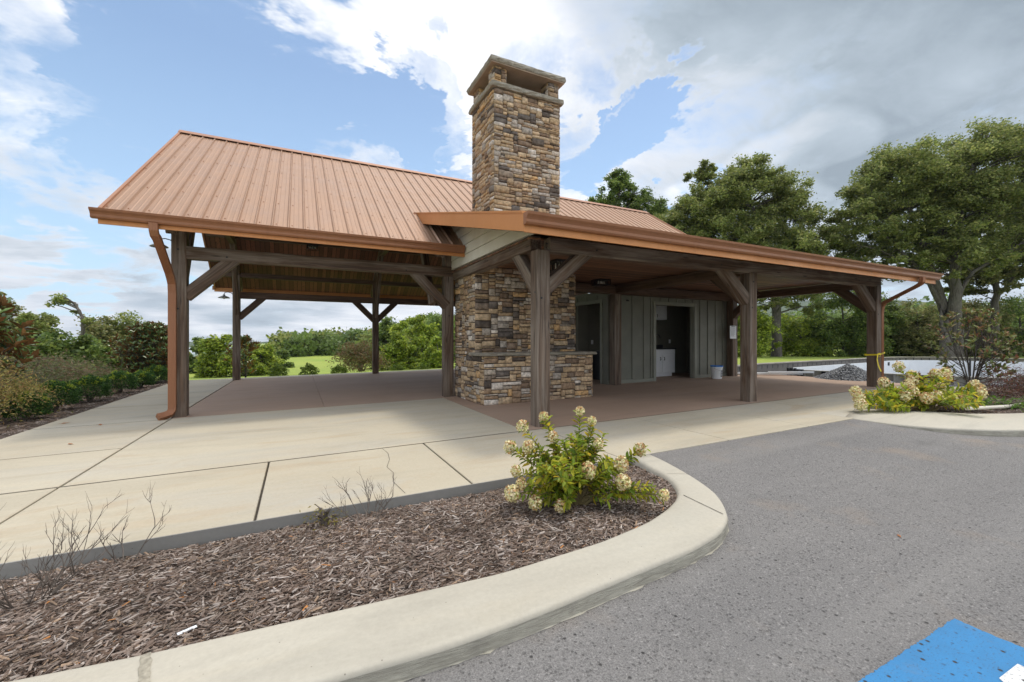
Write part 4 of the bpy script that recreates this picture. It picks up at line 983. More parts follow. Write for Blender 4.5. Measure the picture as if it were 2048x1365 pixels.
# ------------------------------------------------------------ lights
def lantern(loc_,label,rz=0):
    L=empty('ceiling_lantern',loc_,label,'ceiling light','ceiling lanterns under the pavilion roofs',rz)
    b=MB(); b.cbox((-.16,-.16,-.03),(.16,.16,0),.004); b.build('mount_plate',M['black'],L)
    b=MB()
    for sx in (-.145,.145):
        for sy in (-.145,.145): b.box((sx-.008,sy-.008,-.12),(sx+.008,sy+.008,-.03))
    for s_ in (-.145,.145):
        b.box((-.15,s_-.007,-.13),(.15,s_+.007,-.115)); b.box((s_-.007,-.15,-.13),(s_+.007,.15,-.115))
    for k in (-.08,-.04,0,.04,.08):
        for s_ in (-.143,.143): b.box((k-.005,s_-.004,-.116),(k+.005,s_+.004,-.03)); b.box((s_-.004,k-.005,-.116),(s_+.004,k+.005,-.03))
    b.build('cage',M['black'],L)
    for sx in (-.07,0,.07):
        b=MB(); b.lathe([(0,-.105),(.022,-.10),(.026,-.07),(.02,-.035),(.008,-.03)],(sx,0,0),12); b.build('bulb',M['frost'],L,smooth=True)
    return L
ln=lantern((1.26,1.42,2.545),'black caged lantern on the porch ceiling right behind the corner post')
for p,lb in (((3.36,2.96,2.545),'black caged lantern on the porch ceiling in front of the kitchen side wall'),((6.52,1.90,2.545),'black caged lantern on the porch ceiling beside the middle porch post')):
    copy_tree(ln,p,0,None,lb)
copy_tree(ln,(-2.45,9.6,rz_(9.6)-.292),0,None,'lantern hung on the back purlin of the main roof, left of the others'); copy_tree(ln,(2.6,9.6,rz_(9.6)-.292),0,None,'lantern hung on the back purlin of the main roof near the stone wall')
ln.scale=(1.1,1.1,1.45)
def barn(loc_,lab,rz):
    L=empty('barn_light',loc_,lab,'outdoor lamp','gooseneck barn lamps on the left posts',rz)
    b=MB(); b.tube([(0,0,0),(-.04,0,.05),(-.13,0,.07),(-.21,0,.05),(-.23,0,0)],.011,8); b.cbox((-.005,-.05,-.05),(.012,.05,.05),.003); b.build('arm',M['black'],L)
    b=MB(); b.lathe([(.012,.0),(.03,-.01),(.04,-.05),(.10,-.07),(.155,-.105),(.16,-.12),(.15,-.112),(.10,-.085),(.04,-.065),(.0,-.06)],(-.23,0,0),24); b.build('shade',M['lampg'],L,smooth=True)
    b=MB(); b.lathe([(0,-.15),(.025,-.145),(.035,-.12),(.03,-.09),(.012,-.07)],(-.23,0,0),14); b.build('bulb',M['frost'],L,smooth=True)
    return L
barn((-4.66,10.83,2.58),'grey dish barn lamp on the far left pavilion post',0)
copy_tree([o_ for o_ in COL.objects if o_.name=='barn_light'][0],(-4.64,3.62,2.72),R(6),.75,'small barn lamp half hidden behind the left copper downspout')
#@@PART2
# ============================================================ POOL SITE
b=MB(); b.prism([(10.003,-.9),(12.2,-.9),(12.75,-1.25),(30,-1.25),(30,-6),(10.4,-6),(10.003,-3.0)],.00,.03)
b.prism([(9.003,3.423),(10.003,3.423),(10.003,-.899),(12.1,-.899),(11.42,1.02),(11.34,1.4),(10.88,2.98),(11.6,3.75),(13.7,4.0),(17.7,4.4),(22.5,4.95),(22.3,6.2),(9.003,5.6)],.00,.035)
o=b.build('gravel_ground',M['gravel']); tag(o,kind='structure')
b=MB(); b.prism([(11.0,2.9),(12.1,-.8),(12.8,-1.3),(25.5,-1.3),(24.7,1.7),(22.5,4.9),(13.7,3.9),(11.7,3.6)],-.9,-.86); o=b.build('pool_floor',M['gravel']); tag(o,kind='structure')
def wallstrip(b_,pts,z0,z1,th):
    P=[np.array(p,float) for p in pts]; L=[];Rr=[]
    for i,p in enumerate(P):
        d_=P[min(i+1,len(P)-1)]-P[max(i-1,0)]; d_/=np.hypot(*d_); n_=np.array([-d_[1],d_[0]])*th/2; L.append(p+n_); Rr.append(p-n_)
    for i in range(len(P)-1):
        b_.add([(*L[i],z0),(*L[i+1],z0),(*Rr[i+1],z0),(*Rr[i],z0),(*L[i],z1),(*L[i+1],z1),(*Rr[i+1],z1),(*Rr[i],z1)],[(0,1,2,3),(4,5,6,7),(0,1,5,4),(3,2,6,7),(1,2,6,5),(0,3,7,4)])
def smooth(pts,n=40):
    return [tuple(p) for p in resample(pts,n)]
pw=empty('pool_wall',(16,2,0),'white panel wall of an unfinished swimming pool beyond the porch','pool wall')
def prel(b_): return rel(b_,(16,2,0))
far=smooth([(10.9,3.02),(11.3,3.45),(11.9,3.70),(13.75,3.89),(17.7,4.30),(20.5,4.75),(22.2,4.75),(23.3,4.0),(23.9,2.8),(24.6,1.5),(25.5,-.6),(26,-3)],60)
b=MB(); wallstrip(b,far,-.85,.258,.05); prel(b).build('far_panel',M['pool'],pw)
near=[(10.86,2.98),(11.34,1.4),(12.04,-.62),(12.7,-1.2),(14.5,-2.2),(18,-3.0)]
b=MB(); wallstrip(b,near,-.85,.252,.04); prel(b).build('near_panel',M['poolback'],pw)
b=MB(); P=smooth(near,46)
for k in range(0,46):
    p=P[k]; b.box((p[0]-.11,p[1]-.012,.03),(p[0]-.02,p[1]+.012,.245))
wallstrip(b,[(p[0]-.05,p[1]-.02) for p in P],.246,.268,.12); prel(b).build('rib',M['poolback'],pw)
for (x,y,s_) in ((10.70,3.05,1.0),(10.72,2.85,.9),(11.0,2.25,.75),(11.62,.35,.8),(12.4,-.95,.7)):
    b=MB()
    for dz in (0,.09,.18): b.box((x-.05,y-.11*s_,.05+dz*s_),(x+.02,y+.11*s_,.09+dz*s_))
    for dy in (-.10,0,.10): b.box((x-.06,y+dy*s_-.022,.035),(x+.03,y+dy*s_+.022,.30*s_+.02))
    prel(b).build('brace_bracket',M['blackp'],pw)
b=MB(); b.box((20.3,4.70,.05),(20.6,4.715,.20)); prel(b).build('skimmer_opening',M['blackp'],pw)
b=MB(); b.box((23.62,3.05,-.85),(23.66,3.10,.33)); prel(b).build('stake',M['black'],pw)
rw=empty('retaining_wall',(16,5,0),'low grey retaining wall with wooden coping curving round the unfinished pool','wall')
rwp=smooth([(9.0,3.95),(10.0,4.29),(11.3,4.6),(13.5,4.85),(15.8,5.05),(20.4,5.5),(23.6,5.6),(25.3,4.6),(25.9,2.6),(26.6,-.5),(27,-4)],70)
b=MB(); wallstrip(b,rwp,-.1,.325,.16); rel(b,(16,5,0)).build('wall_face',M['blockw'],rw)
b=MB(); wallstrip(b,rwp,.327,.362,.24); rel(b,(16,5,0)).build('coping',M['coping'],rw)
b=MB()
for k in range(2,66,1):
    p=np.array(rwp[k]); q=np.array(rwp[k+1]); d_=(q-p)/np.hypot(*(q-p)); n_=np.array([d_[1],-d_[0]])
    c=p+n_*.083; s_=random.uniform(.02,.035); e=c+d_*s_*2
    b.add([(c[0],c[1],.20-random.random()*.06),(e[0],e[1],.20),(e[0],e[1],.29),(c[0],c[1],.30)],[(0,1,2,3)])
rel(b,(16,5,0)).build('form_tie_holes',M['black'],rw)
def pile(loc_,r_,h,lab,seed):
    rg=np.random.default_rng(seed); n1,n2=18,48; V=[];F=[]
    for i in range(n1+1):
        f_=i/n1
        for k in range(n2):
            a=2*math.pi*k/n2; rr_=r_*f_*(1+.12*mnoise.noise((math.cos(a)*1.5,math.sin(a)*1.5,seed)))
            z=h*(1-f_)**1.15*(1+.1*mnoise.noise((math.cos(a)*f_*3,math.sin(a)*f_*3,seed+4)))+.02*mnoise.noise((a*5,f_*9,seed))
            if i==0: z=h*.96
            V.append((rr_*math.cos(a),rr_*math.sin(a),z))
    for i in range(n1):
        for k in range(n2): F.append((i*n2+k,i*n2+(k+1)%n2,(i+1)*n2+(k+1)%n2,(i+1)*n2+k))
    N=2600; rad=np.sqrt(rg.random(N)); a=rg.uniform(0,6.28,N); zc=h*(1-rad)**1.15+.005; C=np.stack([rad*r_*np.cos(a),rad*r_*np.sin(a),zc],1)
    s_=rg.uniform(.012,.035,N)[:,None]; vs_=[]
    for q in ((-1,-1,0),(1,-.6,.1),(.8,1,-.1),(-.9,.8,.1),(0,.1,1.0)): vs_.append(C+np.array(q)*s_*rg.uniform(.5,1.1,(N,3)))
    VV=np.stack(vs_,1).reshape(-1,3); o_=len(V); base=(np.arange(N)*5)[:,None]+o_
    T=np.concatenate([base+np.array(q)[None] for q in ((0,1,4),(1,2,4),(2,3,4),(3,0,4))])
    o=mk('gravel_pile',np.concatenate([np.array(V),VV]),[np.array(F),T],M['gravel']); o.location=loc_; tag(o,lab,'gravel pile','gravel piles beside the pool'); return o
pile((10.35,1.35,.03),1.0,.50,'heap of grey gravel beyond the porch floor left of the tape-wrapped post',3)
pile((11.9,-1.35,.03),.75,.33,'heap of grey gravel behind the magnolia shrub at the right edge',6)
for k,(x0,y0,x1,y1,z,w_,lab) in enumerate(((8.9,3.42,10.35,2.55,.17,.09,'longest white channel length lying on the porch floor edge'),(9.0,3.65,10.2,2.9,.16,.07,'white channel length lying behind the longest one'),(9.4,2.95,10.55,2.35,.22,.06,'white channel length stacked on top nearest the gravel'),(8.9,3.9,10.6,3.35,.05,.14,'wide white strip lying flat below the retaining wall'))):
    b=MB(); L=math.hypot(x1-x0,y1-y0); b.cbox((-L/2,-w_/2,0),(L/2,w_/2,.012),.002); b.cbox((-L/2,-w_/2,.0125),(L/2,-w_/2+.01,.05),.002); b.cbox((-L/2,w_/2-.01,.0125),(L/2,w_/2,.05),.002)
    for q in (-.35,-.1,.2,.42): b.box((q*L-.02,-w_/2+.011,.0125),(q*L+.0,w_/2-.011,.04))
    o=b.build('plastic_channel',M['pvc']); o.location=((x0+x1)/2,(y0+y1)/2,z-.01); o.rotation_euler=(0,0,math.atan2(y1-y0,x1-x0)); tag(o,lab,'plastic trim','white channel lengths beside the pool')
b=MB(); b.tube([(5.9,-2.28,.16),(6.8,-2.42,.145),(8.2,-2.5,.15),(9.8,-2.6,.15)],.026,10); o=b.build('pipe',M['pipe']); tag(o,'cream plastic pipe lying on the mulch of the right island','pipe')
# ============================================================ PLANTS
def leafmesh(C,A,Nn,L,Wd,fold=.0,hero=False):
    B=np.cross(A,Nn); B/=np.linalg.norm(B,axis=1,keepdims=True)+1e-9; L=L[:,None];Wd=Wd[:,None]; N=len(C)
    if not hero:
        V=np.stack([C,C+A*L*.5+B*Wd*.5,C+A*L,C+A*L*.5-B*Wd*.5],1).reshape(-1,3); base=(np.arange(N)*4)[:,None]
        return V,base+np.array([0,1,2,3])[None],4
    up=Nn*Wd*fold
    V=np.stack([C,C+A*L*.30+B*Wd*.42+up,C+A*L*.66+B*Wd*.38+up,C+A*L-Nn*L*.10,C+A*L*.66-B*Wd*.38+up,C+A*L*.30-B*Wd*.42+up],1).reshape(-1,3)
    base=(np.arange(N)*6)[:,None]
    return V,np.concatenate([base+np.array([0,1,2,3])[None],base+np.array([0,3,4,5])[None]]),6
def unit(v): return v/(np.linalg.norm(v,axis=1,keepdims=True)+1e-9)
def colors(r_,N,pal,pr=None,var=.25,clump=None):
    pal=np.array(pal); i=r_.choice(len(pal),N,p=pr); c=pal[i]*r_.uniform(1-var,1+var,(N,1))
    if clump is not None: c=c*clump[:,None]
    return c
OAK=[(.21,.255,.075),(.16,.205,.058),(.28,.32,.09),(.37,.37,.125)]
YG=[(.34,.42,.055),(.26,.34,.05),(.45,.50,.07),(.18,.25,.045)]
DK=[(.14,.21,.055),(.20,.27,.065),(.105,.16,.045),(.27,.33,.075)]
OLV=[(.21,.235,.085),(.26,.26,.10),(.17,.20,.07),(.33,.30,.12)]
def tree(name,label,cat,base,ells,nclump,npl,leaf,pal,trunks,seed,group=None,clr=(.10,.20),barkm='bark',dead=0,flat=.72,gap=.75,gth=-.01):
    """ells: list of (dx,dy,cz,rx,ry,rz,weight) relative to base; trunks: list of (path, r0, r1)"""
    r_=np.random.default_rng(seed); root=empty(name,base,label,cat,group)
    w=np.array([e[6] for e in ells],float); w/=w.sum(); cl=[];rc=[]
    nclump0=nclump; tries=0
    while len(cl)<nclump and tries<nclump*20:
        tries+=1; e=ells[r_.choice(len(ells),p=w)]; v=unit(r_.normal(size=(1,3)))[0]; 
        if v[2]<-.75: v[2]*=-.6
        q=r_.uniform(.12,1.0)**.42; m=.93
        cc_=(e[0]+v[0]*e[3]*q*m,e[1]+v[1]*e[4]*q*m,e[2]+v[2]*e[5]*q*m)
        if gap and mnoise.noise((cc_[0]*gap+seed,cc_[1]*gap,cc_[2]*gap*1.5))<gth: continue
        cl.append(cc_); rc.append(min(e[3],e[5])*r_.uniform(*clr))
    cl=np.array(cl);rc=np.array(rc)
    N=nclump*npl; ci=np.repeat(np.arange(nclump),npl)
    sub=r_.normal(size=(nclump,9,3)); sub/=np.linalg.norm(sub,axis=2,keepdims=True); sub*=r_.uniform(.3,1.0,(nclump,9,1))
    si=r_.integers(0,9,N); P=cl[ci]+sub[ci,si]*rc[ci][:,None]*np.array([1.2,1.2,flat*1.2])+r_.normal(size=(N,3))*rc[ci][:,None]*np.array([.34,.34,.24])
    A=unit(r_.normal(size=(N,3))*np.array([1,1,.5])-np.array([0,0,.25])); Nn=unit(r_.normal(size=(N,3))+np.array([0,0,.9]))
    L=leaf*r_.uniform(.6,1.35,N); V,F,k=leafmesh(P,A,Nn,L,L*.62)
    cv=r_.uniform(.80,1.2,nclump)[ci]; c=np.repeat(colors(r_,N,pal,None,.2,cv),k,0)
    mk('crown',V,[F],M['leaf'],col=c,parent=root)
    b=MB(); tips=[]
    for path,r0,r1 in trunks:
        P0=[Vector(p) for p in path]; pts=[];n=len(P0)
        for i in range(n-1):
            for q in range(4):
                f_=q/4; pts.append(P0[i].lerp(P0[i+1],f_)+Vector((r_.normal()*.03,r_.normal()*.03,0))*(1 if i+q>0 else 0)*r0*4)
        pts.append(P0[-1]); rs_=[r0+(r1-r0)*i/(len(pts)-1) for i in range(len(pts))]; rs_[0]*=1.35
        b.tube(pts,rs_,9); tips.append((pts,rs_))
    allp=[(p,r1) for pts,rs_ in tips for p,r1 in zip(pts[len(pts)//3:],rs_[len(pts)//3:])]
    for q in range(nclump):
        if r_.random()>(.8 if nclump<100 else .42): continue
        c0=Vector(cl[q]); best=min(allp,key=lambda pr:(pr[0]-c0).length+max(0,pr[0].z-c0.z+.3)*2.0)
        p0=best[0]; mid=p0.lerp(c0,.5)+Vector((r_.normal()*.1,r_.normal()*.1,.12*(c0-p0).length*.6)); r0=min(best[1]*.55,.018*(c0-p0).length+.02)
        pp=[p0,p0.lerp(mid,.5),mid,mid.lerp(c0,.6),c0]; b.tube(pp,[r0,r0*.8,r0*.6,r0*.4,r0*.18],5,False)
    b.build('trunk',M[barkm],root,smooth=True)
    return root
def atd(px_,py_,D,s_=2.0):
    u=(px_-1024)/862*D; c_,n_=math.cos(R(26.352)),math.sin(R(26.352))
    return (u*c_+D*n_+CAM[0],-u*n_+D*c_+CAM[1],1.15-(py_-681.5)/862*D)
def E_(base,px_,py_,hw,hh,D,w=1.0,ry=1.0):    # crown ellipsoid from its size in metres at distance D
    p=atd(px_,py_,D); return (p[0]-base[0],p[1]-base[1],p[2]-base[2],hw/862*D,hw/862*D*ry,hh/862*D,w)
def T_(base,pts,D): return [(0,0,-.3)]+[tuple(np.array(atd(x,y,D))-np.array(base)) for x,y in pts]
gnd=lambda x,y: float(terr(x,y))
def basept(px_,D):
    p=atd(px_,700,D); return (p[0],p[1],gnd(p[0],p[1]))
# --- the big oaks at the right
B_=basept(1911,28); tree('oak_tree','tallest oak at the right with an upright trunk, its crown reaching the frame edge','tree',B_,[E_(B_,1985,345,115,108,28,1.3),E_(B_,1925,430,85,110,28,1),E_(B_,2055,440,100,130,28,1),E_(B_,1900,520,100,60,28,.6)],540,220,.155,OAK,[(T_(B_,[(1911,640),(1909,560),(1907,500),(1920,420),(1950,330),(1975,270)],28),.42,.07),(T_(B_,[(1910,600),(1907,505),(1880,440),(1870,360)],28),.25,.05),(T_(B_,[(1909,560),(1935,480),(1990,410),(2060,360)],28),.22,.05),(T_(B_,[(1910,600),(1945,545),(2020,500),(2090,460)],28),.16,.04)],101,'oaks growing to the right of the pavilion')
B_=basept(1895,27); tree('oak_tree','broad oak with a trunk leaning left over the end of the porch roof','tree',B_,[E_(B_,1800,370,95,95,29,1.3),E_(B_,1745,440,75,95,29,1),E_(B_,1850,450,80,95,29,.9),E_(B_,1765,525,85,55,29,.6)],500,220,.155,OAK,[(T_(B_,[(1888,620),(1870,560),(1845,490),(1825,440),(1800,350)],28.5),.34,.06),(T_(B_,[(1888,620),(1850,550),(1800,500),(1740,440)],28.5),.22,.05),(T_(B_,[(1880,600),(1840,540),(1760,500),(1715,490)],28.5),.12,.03)],102,'oaks growing to the right of the pavilion')
B_=basept(1992,31); tree('oak_tree','oak half cut off by the right frame edge behind the tallest oak','tree',B_,[E_(B_,2040,520,70,70,31,1),E_(B_,2090,450,80,110,31,1),E_(B_,1960,560,60,40,31,.5)],300,200,.165,OLV,[(T_(B_,[(1990,640),(1990,570),(2000,500),(2040,420)],31),.30,.05),(T_(B_,[(1990,600),(2040,540),(2090,480)],31),.16,.04)],103,'oaks growing to the right of the pavilion')
B_=basept(1553,31); tree('oak_tree','oak with a dark forked trunk seen behind the middle of the porch','tree',B_,[E_(B_,1500,392,85,80,31,1.3),E_(B_,1450,445,70,85,31,1),E_(B_,1560,435,78,85,31,1.1),E_(B_,1635,500,80,62,31,.9),E_(B_,1510,515,120,70,31,1.2),E_(B_,1560,600,80,45,31,.5)],680,200,.15,OAK,[(T_(B_,[(1554,680),(1552,640),(1548,590),(1535,520),(1505,420),(1500,360)],31),.38,.06),(T_(B_,[(1552,640),(1562,590),(1580,520),(1600,450)],31),.24,.05),(T_(B_,[(1560,600),(1620,560),(1670,520)],31),.14,.04)],104,'oaks growing to the right of the pavilion')
B_=basept(1400,33); tree('oak_tree','slender oak with a pointed top behind the main roof end','tree',B_,[E_(B_,1402,372,36,55,33,.8),E_(B_,1385,445,62,80,33,1.2),E_(B_,1345,480,65,75,33,1.1),E_(B_,1440,500,60,80,33,.9)],300,200,.15,OAK,[(T_(B_,[(1400,600),(1400,500),(1400,400),(1400,340)],33),.25,.04)],105,'oaks growing to the right of the pavilion',gth=-.2)
B_=basept(1250,35); tree('broadleaf_tree','small-leaved tree peeking over the main roof just right of the chimney','tree',B_,[E_(B_,1238,388,42,50,35,1.1),E_(B_,1205,430,45,50,35,1),E_(B_,1285,430,50,50,35,1.1),E_(B_,1255,480,85,55,35,1.2),E_(B_,1320,470,50,50,35,.8)],420,190,.15,DK,[(T_(B_,[(1250,600),(1245,500),(1238,400),(1232,350)],35),.22,.04)],106,gth=-.3)
# --- bushy understory trees at the right
def bushy(lab,px_,D,top,bot,hw,pal,seed,n=120,npl=200,leaf=.16,name='bushy_tree',grp='bushy trees in the hedgerow right of the pavilion'):
    B_=basept(px_,D); hh=(bot-top)/2; cy_=(bot+top)/2
    return tree(name,lab,'tree',B_,[E_(B_,px_,cy_-hh*.05,hw*.85,hh*.95,D,1.2),E_(B_,px_-hw*.5,cy_+hh*.42,hw*.62,hh*.62,D,.9),E_(B_,px_+hw*.5,cy_+hh*.40,hw*.62,hh*.62,D,.9)],n,npl,leaf,pal,[(T_(B_,[(px_,bot),(px_+2,cy_),(px_-2,top+hh*.4)],D),.14,.03)],seed,grp,clr=(.16,.30),gap=.5,gth=-.2)
bushy('yellow-green bush just right of the notice post, low in the gap',1500,30,600,745,55,YG,201)
bushy('bright yellow-green bushy tree filling the gap right of the middle porch post',1600,33,618,735,52,YG,202)
bushy('tall dark green bushy tree left of the tape-wrapped post',1685,33,552,735,72,DK,203,170)
bushy('dark bushy tree directly behind the right porch post',1760,35,585,735,60,DK,204)
bushy('olive bushy tree right of the right downspout',1835,34,596,728,68,OLV,205)
bushy('olive-gold spreading bushy tree low behind the leaning oak',1935,33,585,732,82,OLV,206,160)
bushy('dark bushy tree at the right frame edge under the oaks',2040,32,580,740,72,DK,207)
bushy('small yellow-green bush behind the retaining wall under the leaning oak',1885,40,640,735,46,YG,208,90)
bushy('pale green bush in the hedgerow seen past the kitchen corner',1462,36,600,745,60,DK,209,90)
bushy('dark green bush between the forked oak and the tall dark bushy tree',1560,44,622,728,62,DK,210,110)
bushy('far olive bush filling the hedgerow behind the tape-wrapped post',1730,50,615,722,70,OLV,211,110)
bushy('pale far bush between the two oak trunks at the right',1960,50,600,720,75,DK,212,110)
# --- mid distance trees seen through the pavilion
G2='trees round the meadow seen through the pavilion'
BT=[('leftmost leafy tree behind the left front post',398,42,672,752,26,DK,301),('light green feathery tree between the left posts',440,38,664,748,36,YG,302),('yellow-green round tree right of the far left post',520,40,676,748,34,YG,303),('dark green tree at the left end of the meadow',566,52,694,738,18,DK,304),
 ('tall dark tree just left of the far middle post',772,48,630,738,30,DK,305),('yellow-green tree right of the far middle post',800,42,640,738,34,YG,306),('tallest yellow-green tree through the middle bay',842,44,625,738,40,YG,307),('dark-topped tree touching the stone side post',872,52,618,736,42,DK,308),('bright low tree beside the stone side post',876,38,668,738,28,YG,309)]
for lab,px_,D,top,bot,hw,pal,sd_ in BT: bushy(lab,px_,D,top,bot+26,hw*1.12,pal,sd_,110,170,.26,'meadow_tree',G2)
# --- left side trees
G3='olive trees behind the shrub border at the left'
for lab,px_,D,top,bot,hw,pal,sd_ in (('tallest olive tree at the left frame edge',5,19,566,760,62,OLV,401),('olive tree with airy top right of the tallest left tree',85,18,612,760,55,OAK,402),('olive tree behind the bent bare trunk',190,20,625,760,62,OLV,403),('wide olive tree between bent trunk and left magnolia',262,21,622,760,55,OAK,404),('olive tree top showing left of the front downspout',325,22,640,765,42,DK,405),('low green thicket tree behind the red maple',150,14,655,790,95,DK,406)):
    bushy(lab,px_,D,top,bot,hw,pal,sd_,110,190,.125,'olive_tree',G3)
# bent trunk tree
D=16; B_=basept(165,D); tree('bent_tree','tree with a bare bent trunk arching left above the shrubs','tree',B_,[E_(B_,125,600,22,12,D,1),E_(B_,105,606,20,10,D,.6),E_(B_,178,640,10,5,D,.25),E_(B_,150,625,10,5,D,.25)],16,55,.10,OAK,[(T_(B_,[(165,700),(166,670),(166,645),(160,622),(148,606),(128,596),(108,596)],D),.085,.02)],411,clr=(.4,.7),gap=None)
# ------------------------------------------------------------ woodland on the hillside
def woodland():
    r_=np.random.default_rng(77); Vs=[];Fs=[];Cs=[];o_=0
    spots=[]
    for k in range(620):
        az=r_.uniform(-2,46); rd=r_.choice([r_.uniform(88,108),r_.uniform(108,220)]); x=CAM[0]+rd*math.sin(R(az)); y=CAM[1]+rd*math.cos(R(az)); spots.append((x,y,rd))
    for k in range(170):
        az=r_.uniform(-48,-2); rd=r_.uniform(120,260); x=CAM[0]+rd*math.sin(R(az)); y=CAM[1]+rd*math.cos(R(az)); spots.append((x,y,rd))
    for k in range(160):
        az=r_.uniform(46,80); rd=r_.uniform(75,170); x=CAM[0]+rd*math.sin(R(az)); y=CAM[1]+rd*math.cos(R(az)); spots.append((x,y,rd))
    for x,y,rd in spots:
        z=gnd(x,y); H=r_.uniform(2.6,4.4)*(1.0 if rd<95 else 1.15)*(1+.5*float(sm(4,16,math.degrees(math.atan2(x-CAM[0],y-CAM[1]))))); Rr=H*r_.uniform(.42,.6); n=300
        v=unit(r_.normal(size=(n,3))); lump=1+.22*np.sin(v[:,0]*5+k)*np.cos(v[:,1]*6+x)+.15*np.sin(v[:,2]*8+y)
        P=np.array([x,y,z+H*.52])+v*np.array([Rr,Rr,H*.52])*(r_.uniform(.72,1,(n,1)))*lump[:,None]
        A=unit(r_.normal(size=(n,3))); Nn=unit(v+r_.normal(size=(n,3))*.5+np.array([0,0,.3])); L=r_.uniform(.45,.95,n)
        V,F,kk=leafmesh(P,A,Nn,L,L*.8); c=np.array([(.17,.24,.06),(.13,.19,.05),(.24,.30,.07),(.32,.34,.09),(.36,.24,.08)])[r_.choice(5,p=[.34,.28,.22,.13,.03])]*r_.uniform(.8,1.2)
        Vs.append(V);Fs.append(F+o_);Cs.append(np.repeat(c[None]*r_.uniform(.75,1.25,(n,1)),kk,0)); o_+=len(V)
    o=mk('woodland',np.concatenate(Vs),[np.concatenate(Fs)],M['leaf'],col=np.concatenate(Cs)); tag(o,'mixed green woodland covering the far hillside beyond the meadow','woodland',kind='stuff')
woodland()
# ------------------------------------------------------------ clipped round shrubs
def ball(name,label,cat,locp,r0,hgt,pal,N,leaf,seed,group=None,tip=None,rag=.1,core=True):
    r_=np.random.default_rng(seed); root=empty(name,locp,label,cat,group)
    v=unit(r_.normal(size=(N,3))); v[:,2]=np.where(v[:,2]<-.55,-v[:,2],v[:,2])
    lump=1+rag*np.sin(v[:,0]*6+seed)*np.sin(v[:,1]*7+seed*2)+rag*.8*np.sin(v[:,2]*9+v[:,0]*5)
    q=r_.uniform(.72,1.03,(N,1)); P=np.array([0,0,hgt*.5])+v*np.array([r0,r0,hgt*.5])*q*lump[:,None]
    A=unit(v+r_.normal(size=(N,3))*.7+np.array([0,0,.25])); Nn=unit(r_.normal(size=(N,3))+v); L=leaf*r_.uniform(.6,1.4,N)
    V,F,k=leafmesh(P,A,Nn,L,L*.55); c=colors(r_,N,pal,None,.25)
    if tip is not None:
        m=(v[:,2]>.45)&(np.sin(v[:,0]*9+seed)+np.cos(v[:,1]*8)>.55)&(q[:,0]>.88); c[m]=np.array(tip)*r_.uniform(.7,1.2,(m.sum(),1))
    mk('foliage',V,[F],M['leaf'],col=np.repeat(c,k,0),parent=root)
    b=MB()
    for k2 in range(7):
        a=k2*.9; b.tube([(0,0,-.05),(math.cos(a)*r0*.2,math.sin(a)*r0*.2,hgt*.3),(math.cos(a)*r0*.6,math.sin(a)*r0*.6,hgt*.62)],[.014,.01,.004],5,False)
    b.build('stem',M['twig'],root)
    return root
BX=[(.05,.12,.03),(.08,.165,.04),(.035,.08,.022),(.12,.22,.05)]; TIP=(.34,.42,.05)
G4='round boxwoods along the left sidewalk'
for (x,y,r0,h,lab,sd_) in ((-6.78,4.75,.28,.46,'nearest boxwood, half hidden under the reddish shrub at the left',1),(-6.84,5.85,.32,.54,'large boxwood second from the camera in the left row',2),(-6.72,6.95,.31,.55,'boxwood with yellow new tips, third in the left row',3),(-6.72,8.6,.32,.54,'boxwood fourth in the left row',4),(-6.62,9.8,.27,.46,'boxwood fifth in the left row',5),(-6.60,11.1,.32,.56,'farthest boxwood of the left row, beside the magnolia',6)):
    ball('boxwood',lab,'shrub',(x,y,bed3z(x,y)-.02),r0,h,BX,5200,.034,sd_,G4,TIP)
G5='small round shrubs on the lawn edge behind the pavilion'
LS=[(.13,.18,.035),(.09,.14,.03),(.18,.23,.04)]
for px_,D,hpx,lab,sd_ in ((557,17.5,26,'leftmost small shrub on the lawn edge behind the pavilion',11),(618,17.8,26,'second small shrub from the left on the lawn edge',12),(678,18.4,22,'third small shrub from the left on the lawn edge',13),(795,20,22,'small shrub right of the far middle post',14),(845,20.5,22,'rightmost small shrub behind the pavilion',15)):
    p=atd(px_,745,D); h=(hpx+10)/862*D
    zb=1.15-(734+ (753-734)*(18/ D)*1.0-681.5)/862*D-h*.35
    ball('round_shrub',lab,'shrub',(p[0],p[1],min(zb,gnd(p[0],p[1])+.25)),h*.42,h*.95,LS,1500,.07,sd_,G5,None,.18)
